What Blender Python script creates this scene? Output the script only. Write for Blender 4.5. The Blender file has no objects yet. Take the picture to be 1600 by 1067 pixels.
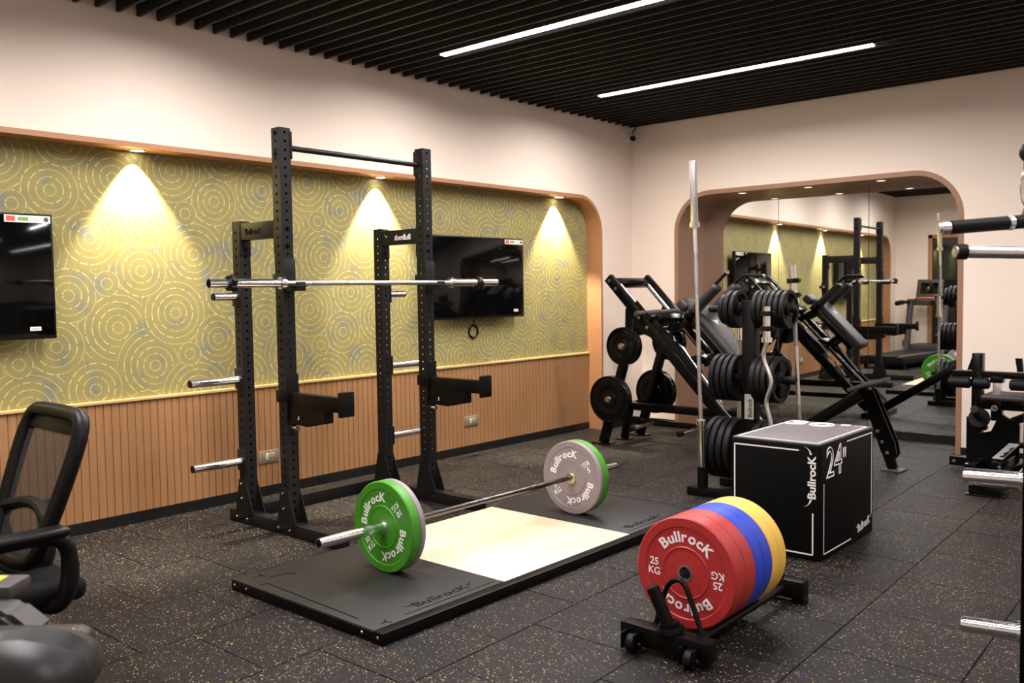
import bpy, bmesh, math, random
from mathutils import Vector, Matrix, Euler
from math import radians, sin, cos, pi, sqrt, atan2
random.seed(7)
SC = bpy.context.scene
COL = SC.collection

# ------------------------------------------------------------------ camera
def make_camera():
    f, yaw, p, roll = 1405.8, radians(41.242), radians(3.206), radians(-0.8304)
    fw = Vector((-sin(yaw)*cos(p), cos(yaw)*cos(p), -sin(p)))
    rt = Vector((cos(yaw), sin(yaw), 0))
    up = rt.cross(fw)
    rt, up = rt*cos(roll)+up*sin(roll), up*cos(roll)-rt*sin(roll)
    cd = bpy.data.cameras.new('camera'); cd.sensor_width = 36; cd.lens = f/1600*36
    cd.clip_start = 0.05; cd.clip_end = 60
    cd.dof.use_dof = True; cd.dof.focus_distance = 4.6; cd.dof.aperture_fstop = 4.0
    co = bpy.data.objects.new('camera', cd); COL.objects.link(co)
    m = Matrix((rt, up, -fw)).transposed().to_4x4(); m.translation = (0, 0, 1.42)
    co.matrix_world = m
    SC.camera = co
make_camera()

# ------------------------------------------------------------------ world, exposure
SC.view_settings.view_transform = 'Standard'
SC.view_settings.look = 'None'
SC.view_settings.exposure = 1.2
SC.view_settings.gamma = 1.0
SC.view_settings.use_curve_mapping = False
W = bpy.data.worlds.new('world'); SC.world = W; W.use_nodes = True
W.node_tree.nodes['Background'].inputs[0].default_value = (1, .9, .8, 1)
W.node_tree.nodes['Background'].inputs[1].default_value = 0.02
LED_POWER = 38.0      # watts per ceiling strip
SPOT_POWER = 150.0

# ------------------------------------------------------------------ materials
MATS = {}
def mat(name, col, rough=.5, metal=0., spec=.5, noise=0., nscale=30., bump=0., emit=None, estr=0., coat=0.):
    if name in MATS: return MATS[name]
    m = bpy.data.materials.new(name); m.use_nodes = True; MATS[name] = m
    nt = m.node_tree; b = nt.nodes['Principled BSDF']
    b.inputs['Base Color'].default_value = (*col, 1)
    b.inputs['Roughness'].default_value = rough
    b.inputs['Metallic'].default_value = metal
    b.inputs['Specular IOR Level'].default_value = spec
    b.inputs['Coat Weight'].default_value = coat
    if emit:
        b.inputs['Emission Color'].default_value = (*emit, 1); b.inputs['Emission Strength'].default_value = estr
    tc = nt.nodes.new('ShaderNodeTexCoord')
    nz = nt.nodes.new('ShaderNodeTexNoise'); nz.inputs['Scale'].default_value = nscale; nz.inputs['Detail'].default_value = 3
    nt.links.new(tc.outputs['Object'], nz.inputs['Vector'])
    if noise:
        mx = nt.nodes.new('ShaderNodeMix'); mx.data_type = 'RGBA'
        mx.inputs[6].default_value = (*[c*(1-noise) for c in col], 1)
        mx.inputs[7].default_value = (*[min(1, c*(1+noise)) for c in col], 1)
        nt.links.new(nz.outputs['Fac'], mx.inputs[0]); nt.links.new(mx.outputs[2], b.inputs['Base Color'])
    if bump:
        bp = nt.nodes.new('ShaderNodeBump'); bp.inputs['Strength'].default_value = bump; bp.inputs['Distance'].default_value = .002
        nt.links.new(nz.outputs['Fac'], bp.inputs['Height']); nt.links.new(bp.outputs[0], b.inputs['Normal'])
    return m

M_POWDER = mat('black_powder_coat', (.009, .008, .008), .42, spec=.2, noise=.15, nscale=200, bump=.08)
M_POWDER_SHADED = mat('powder_coat_shaded', (.0035, .003, .003), .40, spec=.14, noise=.15, nscale=200, bump=.08)  # powder coat copy with shade put into its colour, for dimmer low equipment
M_BLACKPL = mat('black_plastic', (.005, .0045, .0045), .42, spec=.2, noise=.1, nscale=120)
M_GLOSS = mat('gloss_black', (.0025, .0025, .0025), 0.19, spec=.2, noise=.1)
M_RUBBER = mat('black_rubber', (.006, .0055, .0055), .5, spec=.16, noise=.2, nscale=90, bump=.15)
M_TREEPL = mat('plate_rubber', (.006, .0056, .0056), .48, spec=.18, noise=.2, nscale=60)
M_HOLE = mat('dark_hole', (.002, .002, .002), .8, spec=.1)
M_CHROME = mat('chrome', (.87, .87, .89), .16, metal=1, noise=.04, nscale=8)
M_STEEL = mat('brushed_steel', (.76, .76, .78), .32, metal=1, noise=.08, nscale=60)
M_BOLT = mat('bolt_steel', (.5, .48, .46), .3, metal=1)
M_BRASS = mat('brass_bushing', (.75, .52, .22), .3, metal=1)
M_WHITE = mat('white_ink', (.82, .78, .78), .5)
M_GREYINK = mat('grey_ink', (.45, .4, .4), .5)
M_PAD = mat('charcoal_vinyl', (.03, .026, .027), .48, spec=.3, noise=.1, nscale=300, bump=.1)
M_MAT = mat('rubber_mat', (.014, .0125, .0125), .5, spec=.35, noise=.12, nscale=50, bump=.1)
M_CREAM = mat('cream_paint', (.80, .675, .575), .75, spec=.2, noise=.015, nscale=5)
M_SLAT = mat('slat_black', (.022, .02, .0195), .6, spec=.2, noise=.1)
M_VOID = mat('ceiling_void', (.003, .003, .003), .9, spec=.1)
M_SKIRT = mat('skirting_black', (.008, .008, .008), .25, spec=.5)
M_MIRROR = mat('mirror', (.84, .85, .82), .0, metal=1)
M_SCREEN = mat('tv_screen', (.002, .002, .002), .07, spec=.3)
M_GREYPL = mat('grey_plastic', (.055, .048, .049), .5, spec=.3, noise=.1)
M_SADDLE = mat('saddle_vinyl', (.022, .02, .02), .42, spec=.3, noise=.1, nscale=200, bump=.1)
M_LED = mat('led_diffuser', (1, 1, 1), .5, emit=(1, .95, .96), estr=9.0)
M_LAMP = mat('downlight_lens', (1, 1, 1), .4, emit=(1, .93, .78), estr=14)
M_LAMPDIM = mat('downlight_dim', (1, 1, 1), .4, emit=(1, .93, .85), estr=1.1)
M_WHITEPL = mat('white_plastic', (.72, .68, .64), .4, noise=.03)
M_OUTLET = mat('outlet_plate', (.2, .155, .105), .35, noise=.05)
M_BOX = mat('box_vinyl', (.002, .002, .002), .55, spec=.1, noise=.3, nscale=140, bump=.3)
M_BOXTOP_LIT = mat('box_top_lit', (.12, .105, .108), .5, spec=.4, noise=.12, nscale=90, bump=.2)  # box vinyl lightened: strong light on the top is put into its colour
M_SILVER = mat('silver_badge', (.62, .6, .56), .35, metal=.6, noise=.1)
M_YELST = mat('yellow_sticker', (.8, .58, .05), .5)
M_RED = mat('red_bumper', (.38, .028, .028), .42, spec=.4, noise=.08, nscale=25)
M_BLUE = mat('blue_bumper', (.016, .05, .46), .42, spec=.4, noise=.08, nscale=25)
M_YELLOW = mat('yellow_bumper', (.82, .50, .09), .42, spec=.4, noise=.06, nscale=25)
M_GREEN = mat('green_bumper', (.05, .24, .014), .42, spec=.4, noise=.08, nscale=25)
M_GREY = mat('grey_bumper', (.24, .205, .21), .45, spec=.4, noise=.06, nscale=25)

def nodes_mat(name):
    m = bpy.data.materials.new(name); m.use_nodes = True
    return m, m.node_tree, m.node_tree.nodes['Principled BSDF']

def wood_mat(name, c1, c2, axis, rough=.45, scale=1.):
    """grain runs along the axis"""
    m, nt, b = nodes_mat(name)
    tc = nt.nodes.new('ShaderNodeTexCoord'); mp = nt.nodes.new('ShaderNodeMapping')
    s = [55*scale]*3; s[axis] = 2.2*scale; mp.inputs['Scale'].default_value = s
    nz = nt.nodes.new('ShaderNodeTexNoise'); nz.inputs['Detail'].default_value = 5; nz.inputs['Scale'].default_value = 1
    n2 = nt.nodes.new('ShaderNodeTexNoise'); n2.inputs['Scale'].default_value = 1.3
    cr = nt.nodes.new('ShaderNodeValToRGB')
    cr.color_ramp.elements[0].position = .3; cr.color_ramp.elements[1].position = .7
    cr.color_ramp.elements[0].color = (*c1, 1); cr.color_ramp.elements[1].color = (*c2, 1)
    mx = nt.nodes.new('ShaderNodeMath'); mx.operation = 'MULTIPLY_ADD'; mx.inputs[1].default_value = .5; 
    L = nt.links.new
    L(tc.outputs['Object'], mp.inputs[0]); L(mp.outputs[0], nz.inputs['Vector']); L(tc.outputs['Object'], n2.inputs['Vector'])
    L(nz.outputs['Fac'], mx.inputs[0])
    m2 = nt.nodes.new('ShaderNodeMath'); m2.operation = 'MULTIPLY'; m2.inputs[1].default_value = .5
    L(n2.outputs['Fac'], m2.inputs[0]); L(m2.outputs[0], mx.inputs[2])
    L(mx.outputs[0], cr.inputs[0]); L(cr.outputs[0], b.inputs['Base Color'])
    b.inputs['Roughness'].default_value = rough; b.inputs['Specular IOR Level'].default_value = .35
    return m
M_WOODV = wood_mat('oak_vertical', (.285, .138, .055), (.395, .205, .09), 2)
M_WOODTRIM = wood_mat('oak_trim', (.33, .15, .07), (.44, .215, .105), 1)
M_WOODCAP = wood_mat('oak_cap', (.50, .33, .12), (.6, .42, .17), 1)
M_PLY = wood_mat('birch_ply', (.60, .45, .29), (.70, .57, .41), 1, .45, .12)

def floor_mat():
    m, nt, b = nodes_mat('speckled_rubber'); L = nt.links.new
    tc = nt.nodes.new('ShaderNodeTexCoord')
    base = nt.nodes.new('ShaderNodeTexNoise'); base.inputs['Scale'].default_value = 2.2; base.inputs['Detail'].default_value = 4
    L(tc.outputs['Object'], base.inputs['Vector'])
    cr = nt.nodes.new('ShaderNodeValToRGB')
    cr.color_ramp.elements[0].position = .3; cr.color_ramp.elements[1].position = .72
    cr.color_ramp.elements[0].color = (.0060, .0041, .0042, 1); cr.color_ramp.elements[1].color = (.0096, .0068, .0069, 1)
    L(base.outputs['Fac'], cr.inputs[0])
    cur = cr.outputs[0]
    dens = nt.nodes.new('ShaderNodeTexNoise'); dens.inputs['Scale'].default_value = 3.; dens.inputs['Detail'].default_value = 2
    L(tc.outputs['Object'], dens.inputs['Vector'])
    for scale, thr, colr, off in ((150, .915, (.27, .23, .20), 0.), (125, .937, (.42, .29, .07), 7.3), (230, .90, (.09, .074, .072), 3.1)):
        mp = nt.nodes.new('ShaderNodeMapping'); mp.inputs['Location'].default_value = (off, off*1.7, 0)
        mp.inputs['Scale'].default_value = (1, 1.35, 1)
        vo = nt.nodes.new('ShaderNodeTexVoronoi'); vo.inputs['Scale'].default_value = scale
        L(tc.outputs['Object'], mp.inputs[0]); L(mp.outputs[0], vo.inputs['Vector'])
        sp = nt.nodes.new('ShaderNodeSeparateColor'); L(vo.outputs['Color'], sp.inputs[0])
        ad = nt.nodes.new('ShaderNodeMath'); ad.operation = 'MULTIPLY_ADD'; ad.inputs[1].default_value = .22; L(dens.outputs['Fac'], ad.inputs[0]); 
        L(sp.outputs[0], ad.inputs[2])
        gt = nt.nodes.new('ShaderNodeMath'); gt.operation = 'GREATER_THAN'; gt.inputs[1].default_value = thr+.11; L(ad.outputs[0], gt.inputs[0])
        ml = nt.nodes.new('ShaderNodeMath'); ml.operation = 'MULTIPLY'; ml.inputs[1].default_value = .45; L(sp.outputs[1], ml.inputs[0])
        a2 = nt.nodes.new('ShaderNodeMath'); a2.operation = 'ADD'; a2.inputs[1].default_value = .12; L(ml.outputs[0], a2.inputs[0])
        lt = nt.nodes.new('ShaderNodeMath'); lt.operation = 'LESS_THAN'; L(vo.outputs['Distance'], lt.inputs[0]); L(a2.outputs[0], lt.inputs[1])
        an = nt.nodes.new('ShaderNodeMath'); an.operation = 'MULTIPLY'; L(gt.outputs[0], an.inputs[0]); L(lt.outputs[0], an.inputs[1])
        mx = nt.nodes.new('ShaderNodeMix'); mx.data_type = 'RGBA'; mx.inputs[7].default_value = (*colr, 1)
        L(an.outputs[0], mx.inputs[0]); L(cur, mx.inputs[6]); cur = mx.outputs[2]
    L(cur, b.inputs['Base Color'])
    b.inputs['Roughness'].default_value = .6; b.inputs['Specular IOR Level'].default_value = .22
    n3 = nt.nodes.new('ShaderNodeTexNoise'); n3.inputs['Scale'].default_value = 260; L(tc.outputs['Object'], n3.inputs['Vector'])
    bp = nt.nodes.new('ShaderNodeBump'); bp.inputs['Strength'].default_value = .35; bp.inputs['Distance'].default_value = .003
    L(n3.outputs['Fac'], bp.inputs['Height']); L(bp.outputs[0], b.inputs['Normal'])
    return m
M_FLOOR = floor_mat()

def wallpaper_mat():
    """overlapping discs of dashed concentric rings, repeating every 1.05 x 0.915 m"""
    m, nt, b = nodes_mat('ring_wallpaper'); L = nt.links.new; N = nt.nodes.new
    T = (1.05, .915)
    disc = [(2.42, .86, .31), (3.25, 1.13, .30), (2.28, 1.43, .30), (2.73, 1.58, .30), (2.57, 1.23, .30), (2.80, .98, .26), (3.09, 1.69, .26),
            (2.95, 1.31, .23), (3.25, 1.13, .165), (2.28, 1.43, .165), (2.42, .86, .19), (2.73, 1.58, .165), (3.04, 1.04, .085), (2.51, 1.50, .085)]
    def math(op, a, bb=None, c=None):
        n = N('ShaderNodeMath'); n.operation = op
        for i, v in enumerate((a, bb, c)):
            if v is None: continue
            if isinstance(v, (int, float)): n.inputs[i].default_value = v
            else: L(v, n.inputs[i])
        return n.outputs[0]
    tc = N('ShaderNodeTexCoord'); sx = N('ShaderNodeSeparateXYZ'); L(tc.outputs['Object'], sx.inputs[0])
    u = math('MULTIPLY', math('FRACT', math('DIVIDE', math('SUBTRACT', sx.outputs[1], -20*T[0]+2.0), T[0])), T[0])
    v = math('MULTIPLY', math('FRACT', math('DIVIDE', math('SUBTRACT', sx.outputs[2], -20*T[1]+.6), T[1])), T[1])
    cb = N('ShaderNodeCombineXYZ'); L(u, cb.inputs[0]); L(v, cb.inputs[1])
    cur = None
    for cy, cz, r in disc:
        cu = (cy-2.0) % T[0]; cv = (cz-.6) % T[1]
        for du in (-T[0], 0, T[0]):
            for dv in (-T[1], 0, T[1]):
                a, bb = cu+du, cv+dv
                if a < -r or a > T[0]+r or bb < -r or bb > T[1]+r: continue
                s = N('ShaderNodeVectorMath'); s.operation = 'SUBTRACT'; L(cb.outputs[0], s.inputs[0]); s.inputs[1].default_value = (a, bb, 0)
                if cur is None: cur = s.outputs[0]; continue
                d = N('ShaderNodeVectorMath'); d.operation = 'LENGTH'; L(s.outputs[0], d.inputs[0])
                lt = math('LESS_THAN', d.outputs['Value'], r)
                mx = N('ShaderNodeMix'); mx.data_type = 'VECTOR'
                L(lt, mx.inputs[0]); L(cur, mx.inputs[4]); L(s.outputs[0], mx.inputs[5]); cur = mx.outputs[1]
    ln = N('ShaderNodeVectorMath'); ln.operation = 'LENGTH'; L(cur, ln.inputs[0])
    d = ln.outputs['Value']
    sp = .042
    q = math('DIVIDE', math('SUBTRACT', d, .004), sp); fr = math('FRACT', q); ring = math('FLOOR', q)
    band = math('LESS_THAN', math('ABSOLUTE', math('SUBTRACT', fr, .72)), .085)
    sc = N('ShaderNodeSeparateXYZ'); L(cur, sc.inputs[0])
    ang = math('ARCTAN2', sc.outputs[1], sc.outputs[0])
    # fine ticks and longer strokes alternate round each ring
    arc = math('MULTIPLY', ang, math('MULTIPLY', math('ADD', ring, .8), sp))
    tick = math('LESS_THAN', math('FRACT', math('DIVIDE', arc, .0105)), .52)
    stroke = math('LESS_THAN', math('FRACT', math('ADD', math('DIVIDE', arc, .062), math('MULTIPLY', ring, .37))), .72)
    cn = N('ShaderNodeCombineXYZ'); L(math('MULTIPLY', ang, 1.3), cn.inputs[0]); L(math('MULTIPLY', ring, 3.71), cn.inputs[1])
    ty = N('ShaderNodeTexNoise'); ty.inputs['Scale'].default_value = 1.; ty.inputs['Detail'].default_value = 1; L(cn.outputs[0], ty.inputs['Vector'])
    pick = math('GREATER_THAN', ty.outputs['Fac'], .53)
    pm = N('ShaderNodeMix'); pm.data_type = 'FLOAT'; L(pick, pm.inputs[0]); L(tick, pm.inputs[2]); L(stroke, pm.inputs[3])
    line = math('MULTIPLY', math('MULTIPLY', band, pm.outputs[0]), math('GREATER_THAN', d, .012))
    tn = N('ShaderNodeTexNoise'); tn.inputs['Scale'].default_value = 9; tn.inputs['Detail'].default_value = 3; L(tc.outputs['Object'], tn.inputs['Vector'])
    c1 = N('ShaderNodeValToRGB'); e = c1.color_ramp.elements
    e[0].position = .30; e[1].position = .42
    e[0].color = (.19, .185, .135, 1); e[1].color = (.25, .215, .085, 1)
    n3 = e.new(.70); n3.color = (.29, .24, .08, 1)
    L(tn.outputs['Fac'], c1.inputs[0])
    mx = N('ShaderNodeMix'); mx.data_type = 'RGBA'; mx.inputs[7].default_value = (.56, .50, .27, 1)
    L(math('MULTIPLY', line, .7), mx.inputs[0]); L(c1.outputs[0], mx.inputs[6]); L(mx.outputs[2], b.inputs['Base Color'])
    b.inputs['Roughness'].default_value = .7; b.inputs['Specular IOR Level'].default_value = .2
    return m
M_PAPER = wallpaper_mat()

def mesh_fabric():
    m, nt, b = nodes_mat('mesh_fabric'); L = nt.links.new
    tc = nt.nodes.new('ShaderNodeTexCoord'); ck = nt.nodes.new('ShaderNodeTexChecker'); ck.inputs['Scale'].default_value = 420
    L(tc.outputs['Object'], ck.inputs['Vector'])
    mm = nt.nodes.new('ShaderNodeMath'); mm.operation = 'MULTIPLY_ADD'; mm.inputs[1].default_value = .5; mm.inputs[2].default_value = .5
    L(ck.outputs['Fac'], mm.inputs[0]); L(mm.outputs[0], b.inputs['Alpha'])
    b.inputs['Base Color'].default_value = (.012, .011, .011, 1); b.inputs['Roughness'].default_value = .8
    return m
M_MESHFAB = mesh_fabric()

# ------------------------------------------------------------------ geometry helpers
class B:
    """collects shapes; becomes ONE mesh object"""
    def __init__(s): s.bm = bmesh.new()
    def _add(s, tmp, M=None):
        if M is not None: tmp.transform(M)
        me = bpy.data.meshes.new('_t'); tmp.to_mesh(me); tmp.free()
        s.bm.from_mesh(me); bpy.data.meshes.remove(me); return s
    def boxm(s, size, M, bev=.003, seg=2):
        t = bmesh.new(); bmesh.ops.create_cube(t, size=1)
        bmesh.ops.scale(t, vec=size, verts=t.verts)
        if bev: bmesh.ops.bevel(t, geom=t.edges[:], offset=min(bev, min(size)*.45), segments=seg, affect='EDGES', profile=.5)
        return s._add(t, M)
    def box(s, x0, x1, y0, y1, z0, z1, bev=.003, seg=2):
        return s.boxm((abs(x1-x0), abs(y1-y0), abs(z1-z0)), Matrix.Translation(((x0+x1)/2, (y0+y1)/2, (z0+z1)/2)), bev, seg)
    def beam(s, p0, p1, w, h, up=(0, 0, 1), bev=.003, seg=2):
        """bar from p0 to p1; h along up, w across"""
        p0, p1 = Vector(p0), Vector(p1); d = p1-p0; L = d.length; z = d.normalized()
        u = Vector(up); x = u.cross(z)
        if x.length < 1e-4: x = Vector((1, 0, 0)).cross(z)
        x.normalize(); y = z.cross(x)
        M = Matrix((x, y, z)).transposed().to_4x4(); M.translation = (p0+p1)/2
        return s.boxm((w, h, L), M, bev, seg)
    def cyl(s, p0, p1, r, r2=None, n=24, bev=0):
        p0, p1 = Vector(p0), Vector(p1); d = p1-p0; L = d.length
        t = bmesh.new(); bmesh.ops.create_cone(t, cap_ends=True, segments=n, radius1=r, radius2=r if r2 is None else r2, depth=L)
        if bev:
            es = [e for e in t.edges if abs(e.verts[0].co.z-e.verts[1].co.z) < 1e-6]
            bmesh.ops.bevel(t, geom=es, offset=bev, segments=2, affect='EDGES')
        M = d.to_track_quat('Z', 'Y').to_matrix().to_4x4(); M.translation = (p0+p1)/2
        return s._add(t, M)
    def tube(s, pts, r, n=10, closed=False, smooth=0, caps=True):
        pts = [Vector(p) for p in pts]
        for _ in range(smooth):
            q = []; m = len(pts)
            rng = range(m) if closed else range(m-1)
            if not closed: q.append(pts[0])
            for i in rng:
                a, b_ = pts[i], pts[(i+1) % m]
                q.append(a*.75+b_*.25); q.append(a*.25+b_*.75)
            if not closed: q.append(pts[-1])
            pts = q
        t = bmesh.new(); rings = []; m = len(pts); nrm = None
        rr = r if isinstance(r, (list, tuple)) else None
        for i, p in enumerate(pts):
            if closed: d = pts[(i+1) % m]-pts[i-1]
            else: d = pts[min(i+1, m-1)]-pts[max(i-1, 0)]
            d.normalize()
            if nrm is None: nrm = d.orthogonal().normalized()
            nrm = (nrm-d*nrm.dot(d)).normalized(); bn = d.cross(nrm)
            ri = rr[int(i*(len(rr)-1)/(m-1)+.5)] if rr else r
            rings.append([t.verts.new(p+nrm*cos(2*pi*k/n)*ri+bn*sin(2*pi*k/n)*ri) for k in range(n)])
        for i in range(m if closed else m-1):
            a, b_ = rings[i], rings[(i+1) % m]
            for k in range(n):
                try: t.faces.new((a[k], a[(k+1) % n], b_[(k+1) % n], b_[k]))
                except ValueError: pass
        if not closed and caps:
            t.faces.new(rings[0][::-1]); t.faces.new(rings[-1])
        bmesh.ops.recalc_face_normals(t, faces=t.faces[:])
        return s._add(t)
    def lathe(s, prof, M=None, n=48, closed=True):
        """prof: (radius, height) round local Z; closed profile loop unless told otherwise"""
        t = bmesh.new(); rings = []
        for r, h in prof:
            if r < 1e-6: rings.append([t.verts.new((0, 0, h))])
            else: rings.append([t.verts.new((r*cos(2*pi*k/n), r*sin(2*pi*k/n), h)) for k in range(n)])
        m = len(rings)
        for i in range(m if closed else m-1):
            a, b_ = rings[i], rings[(i+1) % m]
            for k in range(n):
                k2 = (k+1) % n
                if len(a) == 1 and len(b_) == 1: continue
                if len(a) == 1: t.faces.new((a[0], b_[k2], b_[k]))
                elif len(b_) == 1: t.faces.new((a[k], a[k2], b_[0]))
                else: t.faces.new((a[k], a[k2], b_[k2], b_[k]))
        bmesh.ops.recalc_face_normals(t, faces=t.faces[:])
        return s._add(t, M)
    def prism(s, pts, vec, bev=0):
        t = bmesh.new(); v = [t.verts.new(p) for p in pts]; f = t.faces.new(v)
        r = bmesh.ops.extrude_face_region(t, geom=[f])
        bmesh.ops.translate(t, vec=vec, verts=[g for g in r['geom'] if isinstance(g, bmesh.types.BMVert)])
        bmesh.ops.recalc_face_normals(t, faces=t.faces[:])
        if bev: bmesh.ops.bevel(t, geom=t.edges[:], offset=bev, segments=2, affect='EDGES')
        return s._add(t)
    def sphere(s, c, r, n=20, sc=(1, 1, 1)):
        t = bmesh.new(); bmesh.ops.create_uvsphere(t, u_segments=n, v_segments=n//2, radius=r)
        return s._add(t, Matrix.Translation(c) @ Matrix.Diagonal((*sc, 1)))
    def quad(s, *pts):
        s.bm.faces.new([s.bm.verts.new(p) for p in pts]); return s
    def loft(s, rings, caps=True):
        t = bmesh.new(); R = [[t.verts.new(p) for p in r] for r in rings]; n = len(R[0])
        for a, b_ in zip(R, R[1:]):
            for k in range(n): t.faces.new((a[k], a[(k+1) % n], b_[(k+1) % n], b_[k]))
        if caps: t.faces.new(R[0][::-1]); t.faces.new(R[-1])
        bmesh.ops.recalc_face_normals(t, faces=t.faces[:])
        return s._add(t)
    def mesh(s, me, M):
        t = bmesh.new(); t.from_mesh(me); return s._add(t, M)

LOC = {}
def link(o): COL.objects.link(o); return o
def tag(o, label=None, cat=None, group=None, kind=None):
    if label: o['label'] = label
    if cat: o['category'] = cat
    if group: o['group'] = group
    if kind: o['kind'] = kind
    return o
def thing(name, label, cat, loc=(0, 0, 0), group=None, local=False):
    o = link(bpy.data.objects.new(name, None)); o.empty_display_size = .1; o.location = loc
    LOC[o] = Vector((0, 0, 0)) if local else Vector(loc)
    return tag(o, label, cat, group)
def obj(name, b, m, parent=None, smooth=True, label=None, origin=None):
    off = Vector((0, 0, 0))
    p = parent
    if p is not None: off = LOC.get(p, Vector((0, 0, 0)))
    elif origin is not None: off = Vector(origin)
    if off.length: b.bm.transform(Matrix.Translation(-off))
    me = bpy.data.meshes.new(name); b.bm.to_mesh(me); b.bm.free()
    if smooth and len(me.polygons):
        me.polygons.foreach_set('use_smooth', [True]*len(me.polygons)); me.set_sharp_from_angle(angle=radians(32))
    me.materials.append(m)
    o = link(bpy.data.objects.new(name, me))
    if p is not None:
        o.parent = p; LOC[o] = off
    elif origin is not None: o.location = origin
    if label: o['label'] = label
    return o
def struct(name, b, m, smooth=False):
    o = obj(name, b, m, smooth=smooth); o['kind'] = 'structure'; return o
def dup(root, loc=None, rot=None, label=None, group=None):
    r = root.copy(); link(r)
    if loc is not None: r.location = loc
    if rot is not None: r.rotation_euler = rot
    if label: r['label'] = label
    if group: r['group'] = group
    for ch in list(root.children):
        c = ch.copy(); link(c); c.parent = r
        for g in list(ch.children):
            d = g.copy(); link(d); d.parent = c
    return r

FONT = {}
def text_mesh(txt, size, depth=.0006, bold=.0, outline=0.):
    key = (txt, size, depth, bold, outline)
    if key in FONT: return FONT[key]
    cu = bpy.data.curves.new('_f', 'FONT'); cu.body = txt; cu.size = size
    if outline:
        cu.fill_mode = 'NONE'; cu.bevel_depth = outline; cu.bevel_resolution = 0; cu.resolution_u = 6
    else:
        cu.extrude = depth; cu.offset = bold*size; cu.resolution_u = 5
    o = link(bpy.data.objects.new('_f', cu)); bpy.context.view_layer.update()
    me = bpy.data.meshes.new_from_object(o.evaluated_get(bpy.context.evaluated_depsgraph_get()))
    bpy.data.objects.remove(o); bpy.data.curves.remove(cu)
    xs = [v.co.x for v in me.vertices]; ys = [v.co.y for v in me.vertices]
    FONT[key] = (me, min(xs), max(xs), min(ys), max(ys)); return FONT[key]
def frame_mat(org, xd, yd):
    x, y = Vector(xd).normalized(), Vector(yd).normalized(); z = x.cross(y)
    M = Matrix((x, y, z)).transposed().to_4x4(); M.translation = org; return M
def put_text(b, txt, M, height, bold=.02, width=None, outline=0., center=False, depth=.0006):
    """capital height, lower-left corner at frame origin"""
    me, x0, x1, y0, y1 = text_mesh(txt, 1., depth/height, bold, outline/height if outline else 0.)
    caps = text_mesh('H', 1., .001, 0.)[4]
    s = height/caps; sx = s if width is None else width/(x1-x0)
    ox = -x0*sx-((x1-x0)*sx/2 if center else 0)
    b.mesh(me, M @ Matrix.Translation((ox, 0, 0)) @ Matrix.Diagonal((sx, s, s, 1)))
def arc_text(b, txt, R, height, mid, M, bold=.025, squeeze=1., track=.1):
    """text round a circle, tops outward; mid = angle of its middle, clockwise from up"""
    caps = text_mesh('H', 1., .001, 0.)[4]; s = height/caps
    ws = []
    for ch in txt:
        me, x0, x1, y0, y1 = text_mesh(ch, 1., .0006/s, bold); ws.append((me, x0, x1))
    adv = [(w[2]-w[1])*s*squeeze+track*height for w in ws]; tot = sum(adv)-track*height
    a = -tot/2
    for (me, x0, x1), ad in zip(ws, adv):
        w = (x1-x0)*s*squeeze; th = mid+(a+w/2)/(R+height*.4); a += ad
        Q = M @ Matrix.Translation((R*sin(th), R*cos(th), 0)) @ Matrix.Rotation(-th, 4, 'Z') @ Matrix.Translation((-x0*s*squeeze-w/2, 0, 0)) @ Matrix.Diagonal((s*squeeze, s, s, 1))
        b.mesh(me, Q)
def horn(b, M, s, flip=1):
    """small curved horn stroke beside the lettering"""
    pts = []
    for t in range(7):
        a = t/6*1.25; pts.append((flip*sin(a)*s, (1-cos(a))*s*1.1, 0))
    for t in range(6, -1, -1):
        a = t/6*1.25; th = .24*s*(1-t/6)+.01*s; pts.append((flip*(sin(a)*s), (1-cos(a))*s*1.1-th, 0))
    me = bpy.data.meshes.new('_h'); t = bmesh.new()
    n = len(pts)//2
    V = [t.verts.new((p[0], p[1], .0006)) for p in pts]
    for i in range(n-1): t.faces.new((V[i], V[i+1], V[-2-i], V[-1-i]))
    t.to_mesh(me); t.free(); b.mesh(me, M); bpy.data.meshes.remove(me)
def lineb(b, p0, p1, w, nrm, h=.0006):
    b.beam(p0, p1, w, h, up=nrm, bev=0)

# ------------------------------------------------------------------ room shell
XW, XB = -5.31, -5.48           # plaster face / recessed face of the left wall
YB, YM, YR = 8.0, 8.57, -1.07   # back wall face / mirror / rear wall
XR = 2.6; ZC = 3.10
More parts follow.
